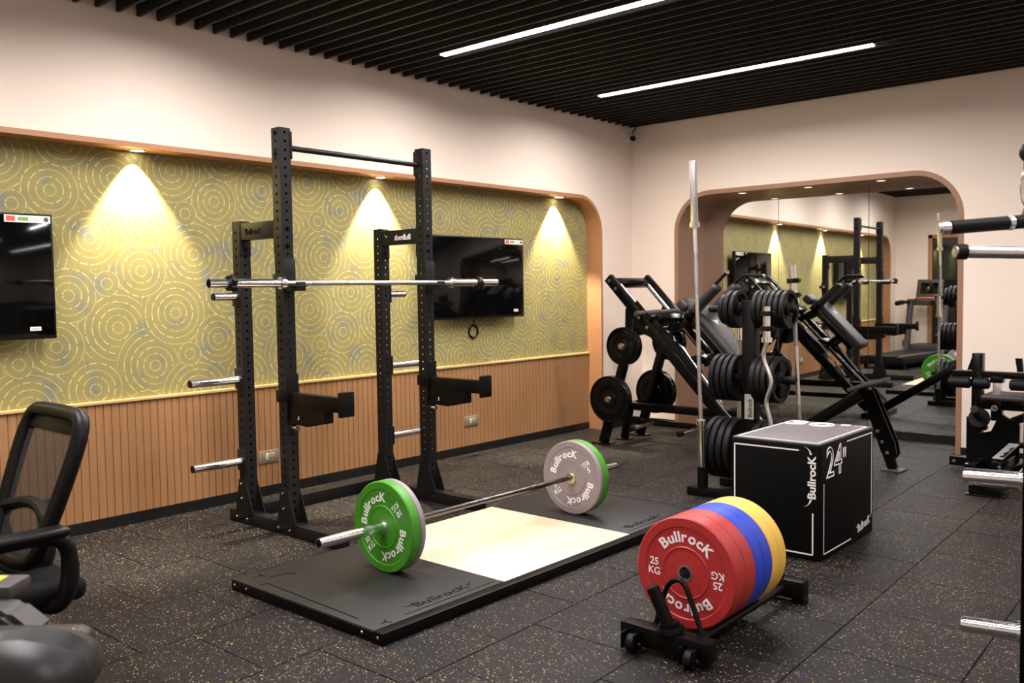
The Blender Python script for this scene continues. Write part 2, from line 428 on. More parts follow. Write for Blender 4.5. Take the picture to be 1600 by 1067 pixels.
# floor: staggered rubber tiles
def build_floor():
    cols = [-6.4, -5.87, -5.37, -4.90, -4.41, -3.905, -3.39, -2.853, -2.326, -1.80, -1.274, -.758, -.24, .28, .8, 1.32, 1.84, 2.36, 2.9]
    offs = {2: 2.51, 3: 2.235, 4: 1.957, 5: 1.657, 6: 1.885, 7: 2.13, 8: 2.35, 9: 2.085, 10: 2.345}
    b = B(); P = .535; g = .003
    def sk(x, y): return x-.035*y
    bm = b.bm
    for i in range(len(cols)-1):
        o = offs.get(i, 2.35 if i % 2 else 2.08)
        k0 = math.floor((YR-.4-o)/P); k1 = math.ceil((8.9-o)/P)
        for k in range(k0, k1):
            y0, y1 = o+k*P, o+(k+1)*P; x0, x1 = cols[i], cols[i+1]
            dz = random.uniform(-.0012, 0)
            jt = random.uniform(0, .0016)
            top = [(x0+g+jt, y0+g), (x1-g, y0+g), (x1-g, y1-g), (x0+g+jt, y1-g)]
            low = [(x0, y0), (x1, y0), (x1, y1), (x0, y1)]
            T = [bm.verts.new((sk(x, y), y, dz)) for x, y in top]
            L_ = [bm.verts.new((sk(x, y), y, -.008)) for x, y in low]
            bm.faces.new(T)
            for q in range(4): bm.faces.new((L_[q], L_[(q+1) % 4], T[(q+1) % 4], T[q]))
    struct('floor', b, M_FLOOR)
    b = B().box(-6.5, 3, -1.6, 9, -.06, -.009, 0); o = struct('floor_slab', b, M_HOLE)
build_floor()

def arch_path(a0, a1, z1, r, n=10):
    """open path up one side, over rounded top corners, down the other: (a, z)"""
    p = [(a0, 0.)]
    for k in range(n+1): t = k/n*pi/2; p.append((a0+r-r*cos(t), z1-r+r*sin(t)))
    for k in range(n+1): t = k/n*pi/2; p.append((a1-r+r*sin(t), z1-r+r*cos(t)))
    p.append((a1, 0.)); return p
def holed_wall(name, path, lo, hi, top, f, m):
    """plaster face with an arched opening; f maps (a,z) to a point"""
    b = B(); bm = b.bm
    outer = [(lo, 0.), (lo, top), (hi, top), (hi, 0.)]
    loop = path+[(hi, 0.), (hi, top), (lo, top), (lo, 0.)]
    vs = [bm.verts.new(f(a, z)) for a, z in loop]
    es = [bm.edges.new((vs[i], vs[(i+1) % len(vs)])) for i in range(len(vs))]
    bmesh.ops.triangle_fill(bm, edges=es, use_beauty=True)
    return struct(name, b, m)
# left wall
pl_o = arch_path(-.72, 7.455, 2.35, .36); pl_i = arch_path(-.685, 7.425, 2.318, .328)
holed_wall('wall_left', pl_o, YR, YB, 3.3, lambda a, z: (XW, a, z), M_CREAM)
def arch_trim(name, po, pi_, f, d_front, d_back, m):
    """wood frame: front ring, and the reveal running back"""
    b = B(); bm = b.bm
    O = [bm.verts.new(f(a, z, d_front)) for a, z in po]; I = [bm.verts.new(f(a, z, d_front)) for a, z in pi_]
    O2 = [bm.verts.new(f(a, z, 0)) for a, z in po]; K = [bm.verts.new(f(a, z, d_back)) for a, z in pi_]
    for i in range(len(po)-1):
        for p, q in ((O, I), (O2, O), (I, K)): bm.faces.new((p[i], p[i+1], q[i+1], q[i]))
    bmesh.ops.recalc_face_normals(bm, faces=bm.faces[:])
    return struct(name, b, m, smooth=True)
arch_trim('trim_1', pl_o, pl_i, lambda a, z, d: (XW+d, a, z), .004, XB-XW, M_WOODTRIM)
struct('wallpaper_left', B().quad((XB, -.75, .78), (XB, 7.5, .78), (XB, 7.5, 2.4), (XB, -.75, 2.4)), M_PAPER)
def wainscot():
    b = B(); bm = b.bm; y = -.69; P = .0492; z0, z1 = .07, .775
    prof = []
    while y < 7.43:
        prof += [(y, 0), (y+P-.0075, 0), (y+P-.006, -.006), (y+P-.0015, -.006)]; y += P
    V = [[bm.verts.new((XB+.006+d, yy, z)) for yy, d in prof] for z in (z0, z1)]
    for i in range(len(prof)-1): bm.faces.new((V[0][i], V[0][i+1], V[1][i+1], V[1][i]))
    struct('wainscot_left', b, M_WOODV)
wainscot()
struct('trim_3', B().box(XB, XB+.024, -.685, 7.425, .768, .788, .004), M_WOODCAP)
b = B(); y = -.685
for yy in (.9, 1.83, 2.94, 4.03, 5.0, 5.62, 6.14, 6.9, 7.425):
    b.box(XB, XB+.016, y, yy-.003, 0, .07, .0015); y = yy
struct('baseboard_left', b, M_SKIRT)
struct('baseboard_corner', B().box(XW, XW+.014, 7.46, YB, 0, .07, .0015), M_SKIRT)
# back wall
pb_o = arch_path(-4.80, -2.085, 2.385, .40); pb_i = arch_path(-4.757, -2.128, 2.342, .357)
holed_wall('wall_back', pb_o, XW, XR, 3.3, lambda a, z: (a, YB, z), M_CREAM)
M_WOODREV = wood_mat('oak_reveal', (.26, .135, .075), (.34, .185, .11), 2)
arch_trim('trim_2', pb_o, pb_i, lambda a, z, d: (a, YB-d, z), .004, -.68, M_WOODREV)
b = B().box(XW, -4.80, YB-.014, YB, 0, .075, .0015).box(-2.085, XR, YB-.014, YB, 0, .075, .0015)
struct('baseboard_back', b, M_SKIRT)
struct('alcove_back', B().box(-4.9, -2.0, 8.66, 8.70, 0, 2.45, 0), M_HOLE)
# mirror panels
MA, MX = radians(1.8), radians(.02)
MROT = Matrix.Rotation(MA, 4, 'Z') @ Matrix.Rotation(MX, 4, 'X')
def mirror_at(x): return Vector((x, 8.57+math.tan(MA)*(x+2.7), 0))
for i, (x0, x1, lab) in enumerate(((-4.80, -3.931, 'tall wall mirror panel at the left, reflecting the television'),
                                    (-3.927, -3.053, 'tall wall mirror panel in the middle, reflecting the lit wallpaper and rack'),
                                    (-3.049, -2.09, 'tall wall mirror panel at the right, reflecting the treadmill'))):
    xc = (x0+x1)/2; w = (x1-x0)/cos(MA); o = mirror_at(xc)
    b = B().boxm((w, .006, 2.32), Matrix.Translation((0, .003, 1.16)), .0008, 1)
    me = obj('wall_mirror', b, M_MIRROR, smooth=False)
    me.matrix_world = Matrix.Translation((o.x, o.y, .078)) @ MROT
    tag(me, lab, 'mirror', 'mirror panels in the arched recess')
b = B()
for x0, x1 in ((-4.757, -3.9), (-3.896, -3.0), (-2.996, -2.128)):
    a, c = mirror_at(x0), mirror_at(x1)
    b.beam((a.x, a.y-.01, .038), (c.x, c.y-.01, .038), .02, .076, bev=.0015)
struct('baseboard_mirror', b, M_SKIRT)
# right and rear walls
struct('wall_right', B().box(XR, XR+.1, YR, YB, 0, 3.3, 0), M_CREAM)
b = B().box(-5.6, -4.70, YR-.1, YR, 0, 3.3, 0).box(-3.70, XR, YR-.1, YR, 0, 3.3, 0).box(-4.70, -3.70, YR-.1, YR, 2.33, 3.3, 0)
struct('wall_rear', b, M_CREAM)
b = B().box(-4.72, -4.65, YR-.1, YR+.02, 0, 2.36, .003).box(-3.75, -3.68, YR-.1, YR+.02, 0, 2.36, .003).box(-4.72, -3.68, YR-.1, YR+.02, 2.29, 2.36, .003)
struct('trim_4', b, M_WOODTRIM)
struct('door_1', B().box(-4.65, -3.75, YR-.09, YR-.04, 0, 2.29, .003), mat('dark_glass', (.012, .016, .014), .08))
struct('baseboard_rear', B().box(-5.31, -4.72, YR, YR+.014, 0, .075, .001).box(-3.68, XR, YR, YR+.014, 0, .075, .001), M_SKIRT)
# ceiling: black void with black slats running across
struct('ceiling', B().box(-5.6, XR+.1, YR-.1, YB+.1, 3.30, 3.36, 0), M_VOID)
LEDY = (.78, 2.68, 4.58, 6.485)
b = B(); y = 7.955
while y > YR:
    spans = [(XW+.005, XR-.01)]
    if min(abs(y-l) for l in LEDY) < .05: spans = [(XW+.005, -4.65), (-2.27, -.92), (1.46, XR-.01)]
    for a, c in spans: b.box(a, c, y-.011, y+.011, ZC, ZC+.13, .001, 1)
    y -= .1255
struct('ceiling_slats', b, M_SLAT)
struct('ceiling_edge', B().box(XW, XR, YB-.012, YB, ZC+.02, 3.3, 0), M_SLAT)

# ------------------------------------------------------------------ lamps
LAB = {(4.58, 0): 'long white linear ceiling light on the left, above the lifting platform',
       (6.485, 0): 'long white linear ceiling light nearer the mirror wall',
       (2.68, 0): 'white linear ceiling light above the rack end of the room, outside the picture',
       (.78, 0): 'white linear ceiling light by the rear wall, seen only in the mirror'}
for l in LEDY:
    for k, (x0, x1) in enumerate(((-4.63, -2.29), (-.9, 1.44))):  # second bank is out of view, added as weaker fill light
        t = thing('linear_ceiling_light', LAB.get((l, k), 'unseen added linear ceiling light over the right side of the room, %s row from the mirror' % {6.485: 'first', 4.58: 'second', 2.68: 'third', .78: 'fourth'}[l]),
                  'ceiling light', ((x0+x1)/2, l, ZC), 'linear ceiling lights')
        obj('housing', B().box(x0-.01, x1+.01, l-.034, l+.034, ZC+.004, ZC+.075, .002), M_SLAT, t)
        obj('diffuser', B().box(x0, x1, l-.026, l+.026, ZC-.006, ZC+.006, .002), M_LED, t)
        ld = bpy.data.lights.new('strip', 'AREA'); ld.shape = 'RECTANGLE'; ld.size = x1-x0; ld.size_y = .046
        ld.energy = LED_POWER*(1 if k == 0 else .45); ld.color = (1, .95, .94); ld.spread = radians(166)
        lo = link(bpy.data.objects.new('strip', ld)); lo.parent = t; lo.location = (0, 0, -.008)
def downlight(x, y, z, lab, group, lamp, power=0., aim=(0, 0, -1), size=50, dia=.034):
    t = thing('downlight', lab, 'downlight', (x, y, z), group)
    obj('ring', B().lathe([(dia, -.001), (dia+.013, -.003), (dia+.013, .004), (dia, .004)], Matrix.Translation((x, y, z)), 32), M_WHITEPL, t)
    obj('lens', B().cyl((x, y, z+.0005), (x, y, z+.004), dia, n=32), lamp, t)
    if power:
        ld = bpy.data.lights.new('spot', 'SPOT'); ld.energy = power; ld.color = (1, .91, .70)
        ld.spot_size = radians(size); ld.spot_blend = .45; ld.shadow_soft_size = .012
        lo = link(bpy.data.objects.new('spot', ld)); lo.parent = t; lo.location = (0, 0, -.012)
        lo.rotation_euler = Vector(aim).to_track_quat('-Z', 'Y').to_euler()
for y, lab in ((.72, 'round spotlight in the wallpaper niche near the treadmill end, seen only in the mirror'),
               (2.70, 'round recessed spotlight above the leftmost lit patch of wallpaper'),
               (4.65, 'round recessed spotlight in the niche just left of the right rack upright'),
               (6.89, 'round recessed spotlight above the wallpaper right of the television')):
    downlight(XB+.068, y, 2.316, lab, 'spotlights in the wallpaper niche', M_LAMP, SPOT_POWER, (-.07, 0, -1), 76)
for x, lab in ((-4.12, 'small dim downlight at the left in the mirror recess'), (-3.46, 'small dim downlight in the middle of the mirror recess'), (-2.80, 'small dim downlight at the right in the mirror recess')):
    downlight(x, 8.14, 2.340, lab, 'downlights over the mirror', M_LAMPDIM)

# ------------------------------------------------------------------ wall fittings
def sticker_strip(t, x, y1, z1):
    obj('energy_label', B().box(x, x+.001, y1-.255, y1-.012, z1-.052, z1-.012, 0), M_WHITEPL, t, label='white energy rating strip')
    obj('label_print', B().box(x, x+.0015, y1-.245, y1-.20, z1-.046, z1-.018, 0), mat('red_print', (.6, .08, .05), .5), t)
    obj('label_print', B().box(x, x+.0015, y1-.185, y1-.13, z1-.042, z1-.022, 0), mat('green_print', (.15, .35, .05), .5), t)
    obj('label_print', B().cyl((x, y1-.035, z1-.032), (x+.0016, y1-.035, z1-.032), .013), mat('navy_print', (.06, .06, .12), .5), t)
    obj('label_print', B().box(x, x+.0015, y1-.12, y1-.06, z1-.03, z1-.027, 0).box(x, x+.0015, y1-.12, y1-.07, z1-.039, z1-.036, 0), M_GREYINK, t)
    obj('maker_badge', B().box(x, x+.001, y1-.145, y1-.085, .045+1.19, .068+1.19, 0), M_WHITEPL, t, label='small white badge in the lower corner')
    obj('badge_print', B().box(x, x+.0015, y1-.135, y1-.095, .053+1.19, .06+1.19, 0), M_GREYINK, t)
for y0, y1, lab in ((5.075, 6.295, 'black wall television with label strip, behind the rack and right of it'), (.94, 2.16, 'black wall television cut off by the left edge')):
    t = thing('television', lab, 'television', (XB, (y0+y1)/2, 1.19), 'wall televisions')
    x = -5.365
    obj('case', B().box(x-.045, x, y0, y1, 1.188, 1.893, .006).box(x-.07, x-.04, y0+.15, y1-.15, 1.25, 1.7, .01), M_BLACKPL, t)
    obj('screen', B().box(x-.002, x+.0012, y0+.012, y1-.012, 1.208, 1.881, .0006), M_SCREEN, t)
    obj('mount', B().box(XB, x-.06, (y0+y1)/2-.2, (y0+y1)/2+.2, 1.4, 1.65, .004), M_POWDER, t)
    sticker_strip(t, x+.001, y1, 1.893)
# coil of cable below the right television
b = B(); pts = []
for k in range(90):
    a = k/90*2*pi*3; r = .055+.004*sin(k*.7)
    pts.append((XB+.012+.006*sin(k*.35), 5.725+r*sin(a), 1.07+r*1.0*cos(a)))
b.tube(pts, .0045, 6)
b.tube([(XB+.01, 5.725, 1.125), (XB+.012, 5.74, 1.16), (XB+.03, 5.73, 1.2)], .0045, 6, smooth=1)
tag(obj('cable_coil', b, M_BLACKPL, origin=(XB, 5.725, 1.0)), 'coiled black cable hanging on the wallpaper below the television', 'cable')
def outlet(y, z, w, h, lab, x=XB+.012, rear=False):
    if rear:
        t = thing('wall_outlet', lab, 'outlet', (y, YR, z), 'wall outlets')
        f = lambda a, c, e, g, i, j: (a, c, YR+e, YR+g, i, j)
        obj('cover_plate', B().box(y-w/2, y+w/2, YR, YR+.008, z-h/2, z+h/2, .002), M_OUTLET, t)
        obj('socket', B().box(y-.02, y+.02, YR+.006, YR+.011, z-.02, z+.02, .002), M_BLACKPL, t); return
    t = thing('wall_outlet', lab, 'outlet', (x, y, z), 'wall outlets')
    obj('cover_plate', B().box(x-.008, x+.006, y-w/2, y+w/2, z-h/2, z+h/2, .002), M_OUTLET, t)
    obj('switch', B().box(x+.004, x+.011, y-.028, y-.006, z-.022, z+.024, .002), mat('ivory_plastic', (.5, .44, .36), .4), t)
    s = obj('socket', B().box(x+.004, x+.009, y-.002, y+.046, z-.024, z+.026, .002), mat('beige_plastic', (.3, .25, .19), .4), t)
    b = B()
    for dy, dz in ((.012, -.01), (.032, -.01), (.022, .012)): b.cyl((x+.008, y+dy, z+dz), (x+.0095, y+dy, z+dz), .0042, n=10)
    obj('socket_hole', b, M_HOLE, s)
outlet(3.606, .276, .165, .088, 'beige outlet plate on the wood panelling between the left rack uprights')
outlet(5.68, .286, .17, .085, 'beige outlet plate on the wood panelling right of the rack')
outlet(-5.14, .30, .07, .12, 'outlet plate low on the rear wall, seen only in the mirror', rear=True)
# security camera in the corner
t = thing('security_camera', 'white dome security camera in the ceiling corner', 'camera', (XW, 7.87, 2.99))
obj('junction_box', B().box(XW, XW+.05, 7.81, 7.92, 2.935, 3.045, .006), M_WHITEPL, t)
obj('dome_base', B().cyl((XW+.045, 7.885, 2.985), (XW+.075, 7.875, 2.98), .05, .046), M_WHITEPL, t)
h = obj('camera_ball', B().sphere((XW+.095, 7.865, 2.972), .043), M_WHITEPL, t)
obj('lens', B().cyl((XW+.115, 7.845, 2.965), (XW+.14, 7.822, 2.956), .03, .026), M_GLOSS, h, label='black camera lens')
obj('cable', B().tube([(XW+.06, 7.9, 3.02), (XW+.10, 7.92, 3.07), (XW+.11, 7.93, 3.12)], .006, 8, smooth=1), M_BLACKPL, t)

# ------------------------------------------------------------------ power rack
def holed_upright(b, x0, x1, y0, y1, h, z0=0., p=.05, r=.0088):
    """square tube whose four walls are really pierced every 5 cm"""
    bm = b.bm; th = .005
    faces = (((x0, y0), (x1, y0), (0, 1)), ((x1, y0), (x1, y1), (-1, 0)), ((x1, y1), (x0, y1), (0, -1)), ((x0, y1), (x0, y0), (1, 0)))
    for (ax, ay), (cx, cy), (nx, ny) in faces:
        wx, wy = cx-ax, cy-ay; w = sqrt(wx*wx+wy*wy)
        def P(u, z, d=0): return bm.verts.new((ax+wx*u/w+nx*d, ay+wy*u/w+ny*d, z))
        z = z0
        while z < h-1e-6:
            zt = min(z+p, h); full = zt-z > p*.9
            if not full:
                bm.faces.new([P(0, z), P(w, z), P(w, zt), P(0, zt)]); z = zt; continue
            zc = z+p/2; hw = w/2
            outr = [P(w, zc), P(w, zt), P(hw, zt), P(0, zt), P(0, zc), P(0, z), P(hw, z), P(w, z)]
            inn = [P(hw+r*cos(k*pi/4), zc+r*sin(k*pi/4)) for k in range(8)]
            ii = [P(hw+r*cos(k*pi/4), zc+r*sin(k*pi/4), th) for k in range(8)]
            for k in range(8):
                k2 = (k+1) % 8
                bm.faces.new((outr[k], outr[k2], inn[k2], inn[k])); bm.faces.new((inn[k], inn[k2], ii[k2], ii[k]))
            z = zt
    b.box(x0, x1, y0, y1, h-.002, h+.003, .001, 1)
def bolt(b, p, d, r=.011, l=.012):
    p = Vector(p); d = Vector(d).normalized(); b.cyl(p, p+d*l*.35, r*1.35, n=14); b.cyl(p+d*l*.3, p+d*l, r, r*.8, n=6)

def bolts(t, lst, m=None):
    for p, d, *r in lst:
        b = B(); bolt(b, p, d, *r); obj('bolt', b, m or M_BOLT, t)

def power_rack():
    t = thing('power_rack', 'tall black half rack with pierced uprights and spotter arms, by the wallpaper wall', 'power rack', (-4.5, 3.64, 0))
    FX = (-4.498, -4.42); RX = (-4.94, -4.865)
    sides = ((3.046, 3.122, -1), (4.166, 4.242, 1))
    for y0, y1, s in sides:
        for (x0, x1), h in ((FX, 2.375), (RX, 1.865)):
            b = B(); holed_upright(b, x0, x1, y0, y1, h, .075); obj('upright', b, M_POWDER, t, smooth=False)
        yo = y0 if s < 0 else y1
        ym = (y0+y1)/2
        b = B().box(-5.07, -3.965, y0, y1, 0, .075, .003)
        obj('foot_beam', b, M_POWDER, t)
        # gusset plates each side of the feet
        for (x0, x1) in (FX, RX):
            for yy in (y0-.006, y1):
                xa = x0-.055 if x0 > -4.6 else x0-.06
                b = B().prism([(xa, yy, .012), (x1+.07, yy, .075), (x1-.01, yy, .28), (x0-.001, yy, .28)], (0, .006, 0))
                obj('gusset', b, M_POWDER, t)
        bolts(t, [((x0+q, yo+s*.007, z), (0, s, 0), .0065, .009) for x0 in (FX[0], RX[0]) for q, z in ((.025, .25), (.03, .16), (-.03, .04), (.085, .04))])
        bolts(t, [((FX[0]+.038, yo+s*.001, z), (0, s, 0), .009) for z in (2.35, 2.23)]+[((FX[1]+.001, ym, z), (1, 0, 0), .010) for z in (1.70, 1.80)]+[((RX[1]+.008, ym, 1.70), (1, 0, 0), .012)], M_GLOSS)
        # side brace with the printed name, its end plates
        b = B().box(RX[1], FX[0], y0+.004, y1-.004, 1.752, 1.852, .003).box(RX[1], RX[1]+.007, y0, y1, 1.66, 1.865, .002).box(FX[0]-.007, FX[0], y0, y1, 1.66, 1.865, .002)
        br = obj('side_brace', b, M_POWDER, t)
        b = B()
        M = frame_mat((-4.80, y0+.0035, 1.782), (1, 0, 0), (0, 0, 1))
        put_text(b, 'Bullrock', M, .036, .02, width=.165)
        if s > 0:
            b.bm.transform(Matrix.Translation((2*(-4.68), 0, 0)) @ Matrix.Diagonal((-1, 1, 1, 1)))
            bmesh.ops.reverse_faces(b.bm, faces=b.bm.faces[:])
        horn(b, frame_mat((-4.80, y0+.003, 1.812), (-1, 0, 0), (0, 0, 1)), .03)
        horn(b, frame_mat((-4.635, y0+.003, 1.812), (1, 0, 0), (0, 0, 1)), .03)
        obj('lettering', b, M_HOLE if s < 0 else M_WHITE, br)
        # storage pegs on the rear uprights
        for z, ln in ((1.41, .165), (.90, .335), (.395, .335)):
            ya, yb = (yo, yo+s*ln)
            pl = obj('peg_plate', B().box(RX[0]-.004, RX[1]+.006, min(yo, yo+s*.012), max(yo, yo+s*.012), z-.06, z+.07, .003), M_POWDER, t)
            obj('storage_peg', B().cyl((-4.90, yo+s*.01, z), (-4.90, yb, z), .0245, n=28, bev=.003), M_CHROME, t)
            obj('peg_cap', B().cyl((-4.90, yb-s*.002, z), (-4.90, yb+s*.004, z), .022, n=24), M_BLACKPL, t)
        # spotter arm
        a = obj('spotter_arm', B().box(FX[1]+.004, -3.925, y0+.008, y1-.008, .765, .848, .004), M_POWDER_SHADED, t)
        obj('end_plate', B().box(-3.93, -3.905, y0-.012, y1+.012, .742, .882, .008), M_POWDER_SHADED, a)
        obj('web_plate', B().prism([(FX[1]+.004, ym-.03, .77), (-4.07, ym-.03, .77), (-4.07, ym-.03, .695), (-4.24, ym-.03, .662), (FX[1]+.004, ym-.03, .672)], (0, .06, 0), .003), M_POWDER_SHADED, a)
        obj('bracket', B().box(FX[0]-.012, FX[1]+.012, y0-.008, y0, .79, .86, .002).box(FX[0]-.012, FX[1]+.012, y1, y1+.008, .79, .86, .002).box(FX[1]+.002, FX[1]+.012, y0-.004, y1+.004, .70, .955, .003), M_POWDER_SHADED, a)
        obj('locking_pin', B().cyl((FX[1]-.005, ym-.0, .642), (FX[1]+.045, ym, .642), .021, .017, n=18, bev=.003).tube([(FX[1]+.03, ym-.024, .642), (FX[1]+.065, ym, .625), (FX[1]+.03, ym+.024, .642)], .003, 6, smooth=1), M_CHROME, a)
        b = B()
        M = frame_mat((-4.32, ym-.0305, .70), (1, 0, 0), (0, 0, 1))
        horn(b, M, .014); horn(b, M, .014, -1); b.mesh(text_mesh('l', .03, .0006, .03)[0], M)
        obj('horn_mark', b, M_WHITE, a)
        # bar cup
        c = obj('bar_cup', B().box(FX[1]+.002, FX[1]+.014, y0-.002, y1+.002, 1.45, 1.625, .003).box(FX[1]+.002, -4.30, y0+.006, y1-.006, 1.438, 1.464, .004).box(-4.312, -4.298, y0+.006, y1-.006, 1.44, 1.492, .004).box(FX[0]-.012, FX[1]+.014, y0-.009, y0, 1.49, 1.54, .002), M_POWDER, t)
        obj('cup_liner', B().box(FX[1]+.012, -4.295, y0-.002, y1+.002, 1.461, 1.4695, .003), M_BLACKPL, c)
    # pull-up bar and rear floor beam
    p = obj('pull_up_bar', B().cyl((-4.46, 3.122, 2.27), (-4.46, 4.166, 2.27), .0165, n=24), M_POWDER, t)
    obj('bar_flange', B().box(-4.505, -4.413, 3.122, 3.130, 2.20, 2.36, .002).box(-4.505, -4.413, 4.158, 4.166, 2.20, 2.36, .002), M_POWDER, p)
    obj('rear_beam', B().box(-5.075, -5.0, 3.122, 4.166, 0, .078, .003), M_POWDER, t)
power_rack()

# ------------------------------------------------------------------ bars
def olympic_bar(name, lab, length=2.27, sleeve=.445, local=True, shaft=M_STEEL, group=None, flange=M_CHROME, bush=None):
    """lies along local Y, centred"""
    t = thing(name, lab, 'barbell', (0, 0, 0), group, local=True)
    h = length/2; c = h-sleeve
    obj('shaft', B().cyl((0, -c, 0), (0, c, 0), .0142, n=20), shaft, t)
    if shaft is M_STEEL:
        for y0, y1 in ((-.48, -.2), (.2, .48)):
            obj('knurled_grip', B().cyl((0, y0, 0), (0, y1, 0), .0146, n=20), mat('knurl', (.42, .4, .39), .42, metal=1, bump=.6, nscale=900), t)
    for s in (-1, 1):
        sl = obj('sleeve', B().cyl((0, s*c, 0), (0, s*h, 0), .0248, n=32, bev=.002), M_CHROME, t)
        obj('collar_flange', B().cyl((0, s*(c-.03), 0), (0, s*(c+.004), 0), .036, n=32, bev=.004), flange, sl)
        obj('bushing', B().cyl((0, s*(c-.034), 0), (0, s*(c-.02), 0), .027, n=24), bush or M_STEEL, sl)
        obj('end_cap', B().lathe([(.0, 0), (.017, 0), (.017, .003), (0, .003)], Matrix.Translation((0, s*h-(.001 if s > 0 else .002), 0)) @ Matrix.Rotation(radians(-90), 4, 'X'), 24, closed=False), M_HOLE, sl)
    return t
rb = olympic_bar('barbell', 'long chrome barbell resting empty in the cups of the rack'); rb.location = (-4.357, 3.672, 1.484)
def clip(loc, rot, lab):
    t = thing('barbell_clip', lab, 'barbell clip', loc, 'black spring clips on bar sleeves', local=True)
    obj('ring', B().lathe([(.0252, -.016), (.041, -.016), (.041, .016), (.0252, .016)], None, 28), M_BLACKPL, t)
    obj('lever', B().box(.030, .053, -.016, .016, -.016, .016, .004).box(-.02, .04, .036, .05, -.012, .012, .004), M_BLACKPL, t)
    t.rotation_euler = rot; return t
clip((-4.357, 2.668, 1.484), (radians(90), radians(40), 0), 'black clip on the left sleeve of the racked barbell')
clip((-4.357, 4.62, 1.484), (radians(90), radians(200), 0), 'black clip on the right sleeve of the racked barbell')
FB_A = radians(-1.0)
FBC = Vector((-3.338, 3.625, .2762))
fb = olympic_bar('barbell', 'loaded barbell on the platform with green and grey plates', 2.32, .445, shaft=mat('black_steel', (.12, .11, .105), .25, metal=1, noise=.1), flange=M_STEEL, bush=M_BRASS)
fb.location = FBC; fb.rotation_euler = (0, radians(20), FB_A)

# ------------------------------------------------------------------ bumper plates
def bumper(name, lab, m, th, weight, group, ink=M_WHITE, hub=.215):
    t = thing(name, lab, 'weight plate', (0, 0, 0), group, local=True)
    h = th/2; R = .225
    half = [(.0326, h-.001), (.098, h-.003), (.1005, h-.0005), (.104, h-.0005), (.107, h-.004), (.183, h-.004), (.187, h-.0005), (R-.005, h), (R, h-.005)]
    prof = half+[(r, -z) for r, z in reversed(half)]
    RX90 = Matrix.Rotation(radians(90), 4, 'X')     # local Z -> -Y
    obj('plate', B().lathe(prof, RX90, 72), m, t)
    obj('steel_hub', B().lathe([(.0256, h+.0002), (.033, h+.0002), (.033, -h-.0002), (.0256, -h-.0002)], RX90, 32), M_STEEL, t)
    b = B()
    for s in (-1, 1):
        M = frame_mat((0, s*(h-.0038), 0), (1, 0, 0) if s < 0 else (-1, 0, 0), (0, 0, 1))
        for mid in (0, pi):
            arc_text(b, 'BullrocK', .126, .041, mid, M, .028, 1.06, .15)
        for k in (-1, 1):
            Q = M @ Matrix.Rotation(0 if k < 0 else pi, 4, 'Z')
            put_text(b, weight, Q @ Matrix.Translation((-.145, .005, 0)), .029, .015, center=True)
            put_text(b, 'KG', Q @ Matrix.Translation((-.143, -.034, 0)), .029, .01, center=True)
    obj('lettering', b, ink, t)
    return t
def on_floor_bar(y, spin, t):
    d = y-FBC.y
    t.location = (FBC.x-sin(FB_A)*d, FBC.y+cos(FB_A)*d, FBC.z); t.rotation_euler = (0, spin, FB_A)
g = 'plates on the platform barbell'
p = bumper('bumper_plate', 'green bumper plate at the near end of the platform barbell', M_GREEN, .052, '10', g); on_floor_bar(2.868, radians(-42), p)
p2 = dup(p, label='green bumper plate at the far end of the platform barbell'); on_floor_bar(4.385, radians(-20), p2)
p = bumper('bumper_plate', 'thin grey bumper plate behind the green one at the near end', M_GREY, .032, '5', g); on_floor_bar(2.911, radians(10), p)
p2 = dup(p, label='grey bumper plate facing the wood panel at the far end of the platform barbell'); on_floor_bar(4.34, radians(-33), p2)

# ------------------------------------------------------------------ lifting platform
def platform():
    t = thing('lifting_platform', 'black framed deadlift platform with pale wood centre panel', 'lifting platform', (-3.3, 3.64, 0))
    x0, x1, y0, y1 = -3.855, -2.742, 2.312, 4.965
    b = B().box(x0, x1, y0, y1, 0, .046, .004)
    b.box(x1-.055, x1, y0, y1, .04, .05, .003)
    obj('steel_frame', b, M_POWDER_SHADED, t)
    obj('wood_panel', B().box(x0+.012, x1-.056, 3.112, 4.166, .04, .0505, .001), M_PLY, t)
    for ya, yb, s in ((y0+.004, 3.110, 0), (4.168, y1-.004, 1)):
        m = obj('rubber_mat', B().box(x0+.003, x1-.057, ya, yb, .04, .0505, .002), M_MAT, t)
        z = .0507; b = B(); U = (0, 0, 1)
        f = (lambda yy: yy) if s == 0 else (lambda yy: 2*3.639-yy)
        lineb(b, (-3.66, f(2.385), z), (-2.95, f(2.36), z), .008, U); lineb(b, (-3.66, f(2.385), z), (-3.657, f(2.345), z), .008, U)
        lineb(b, (-2.835, f(2.515), z), (-2.835, f(3.08), z), .006, U)
        pts = [(-3.73+.09*(1-cos(a)), f(2.445+.13*sin(a)), z) for a in [k/6*1.1 for k in range(7)]]
        for a, c in zip(pts, pts[1:]): lineb(b, a, c, .009, U)
        for cx, cy in ((-3.79, 2.43), (-2.835, 2.41)):
            for k in range(3):
                a = k*2.1+.5; lineb(b, (cx, f(cy), z), (cx+.028*cos(a), f(cy+.028*sin(a)), z), .008, U)
        if s == 0: M = frame_mat((-2.865, 2.62, z), (0, 1, 0), (-1, 0, 0))
        else: M = frame_mat((-2.865, 4.28, z), (0, 1, 0), (-1, 0, 0))
        put_text(b, 'BullrocK', M, .05, .0, width=.33)
        horn(b, M @ Matrix.Translation((-.005, .035, 0)), .05, -1); horn(b, M @ Matrix.Translation((.335, .035, 0)), .05, 1)
        obj('moulded_marking', b, M_HOLE, m)
    bolts(t, [((x, y0, .028), (0, -1, 0), .006, .004) for x in (x0+.03, x0+.13, x1-.13, x1-.03)])
platform()

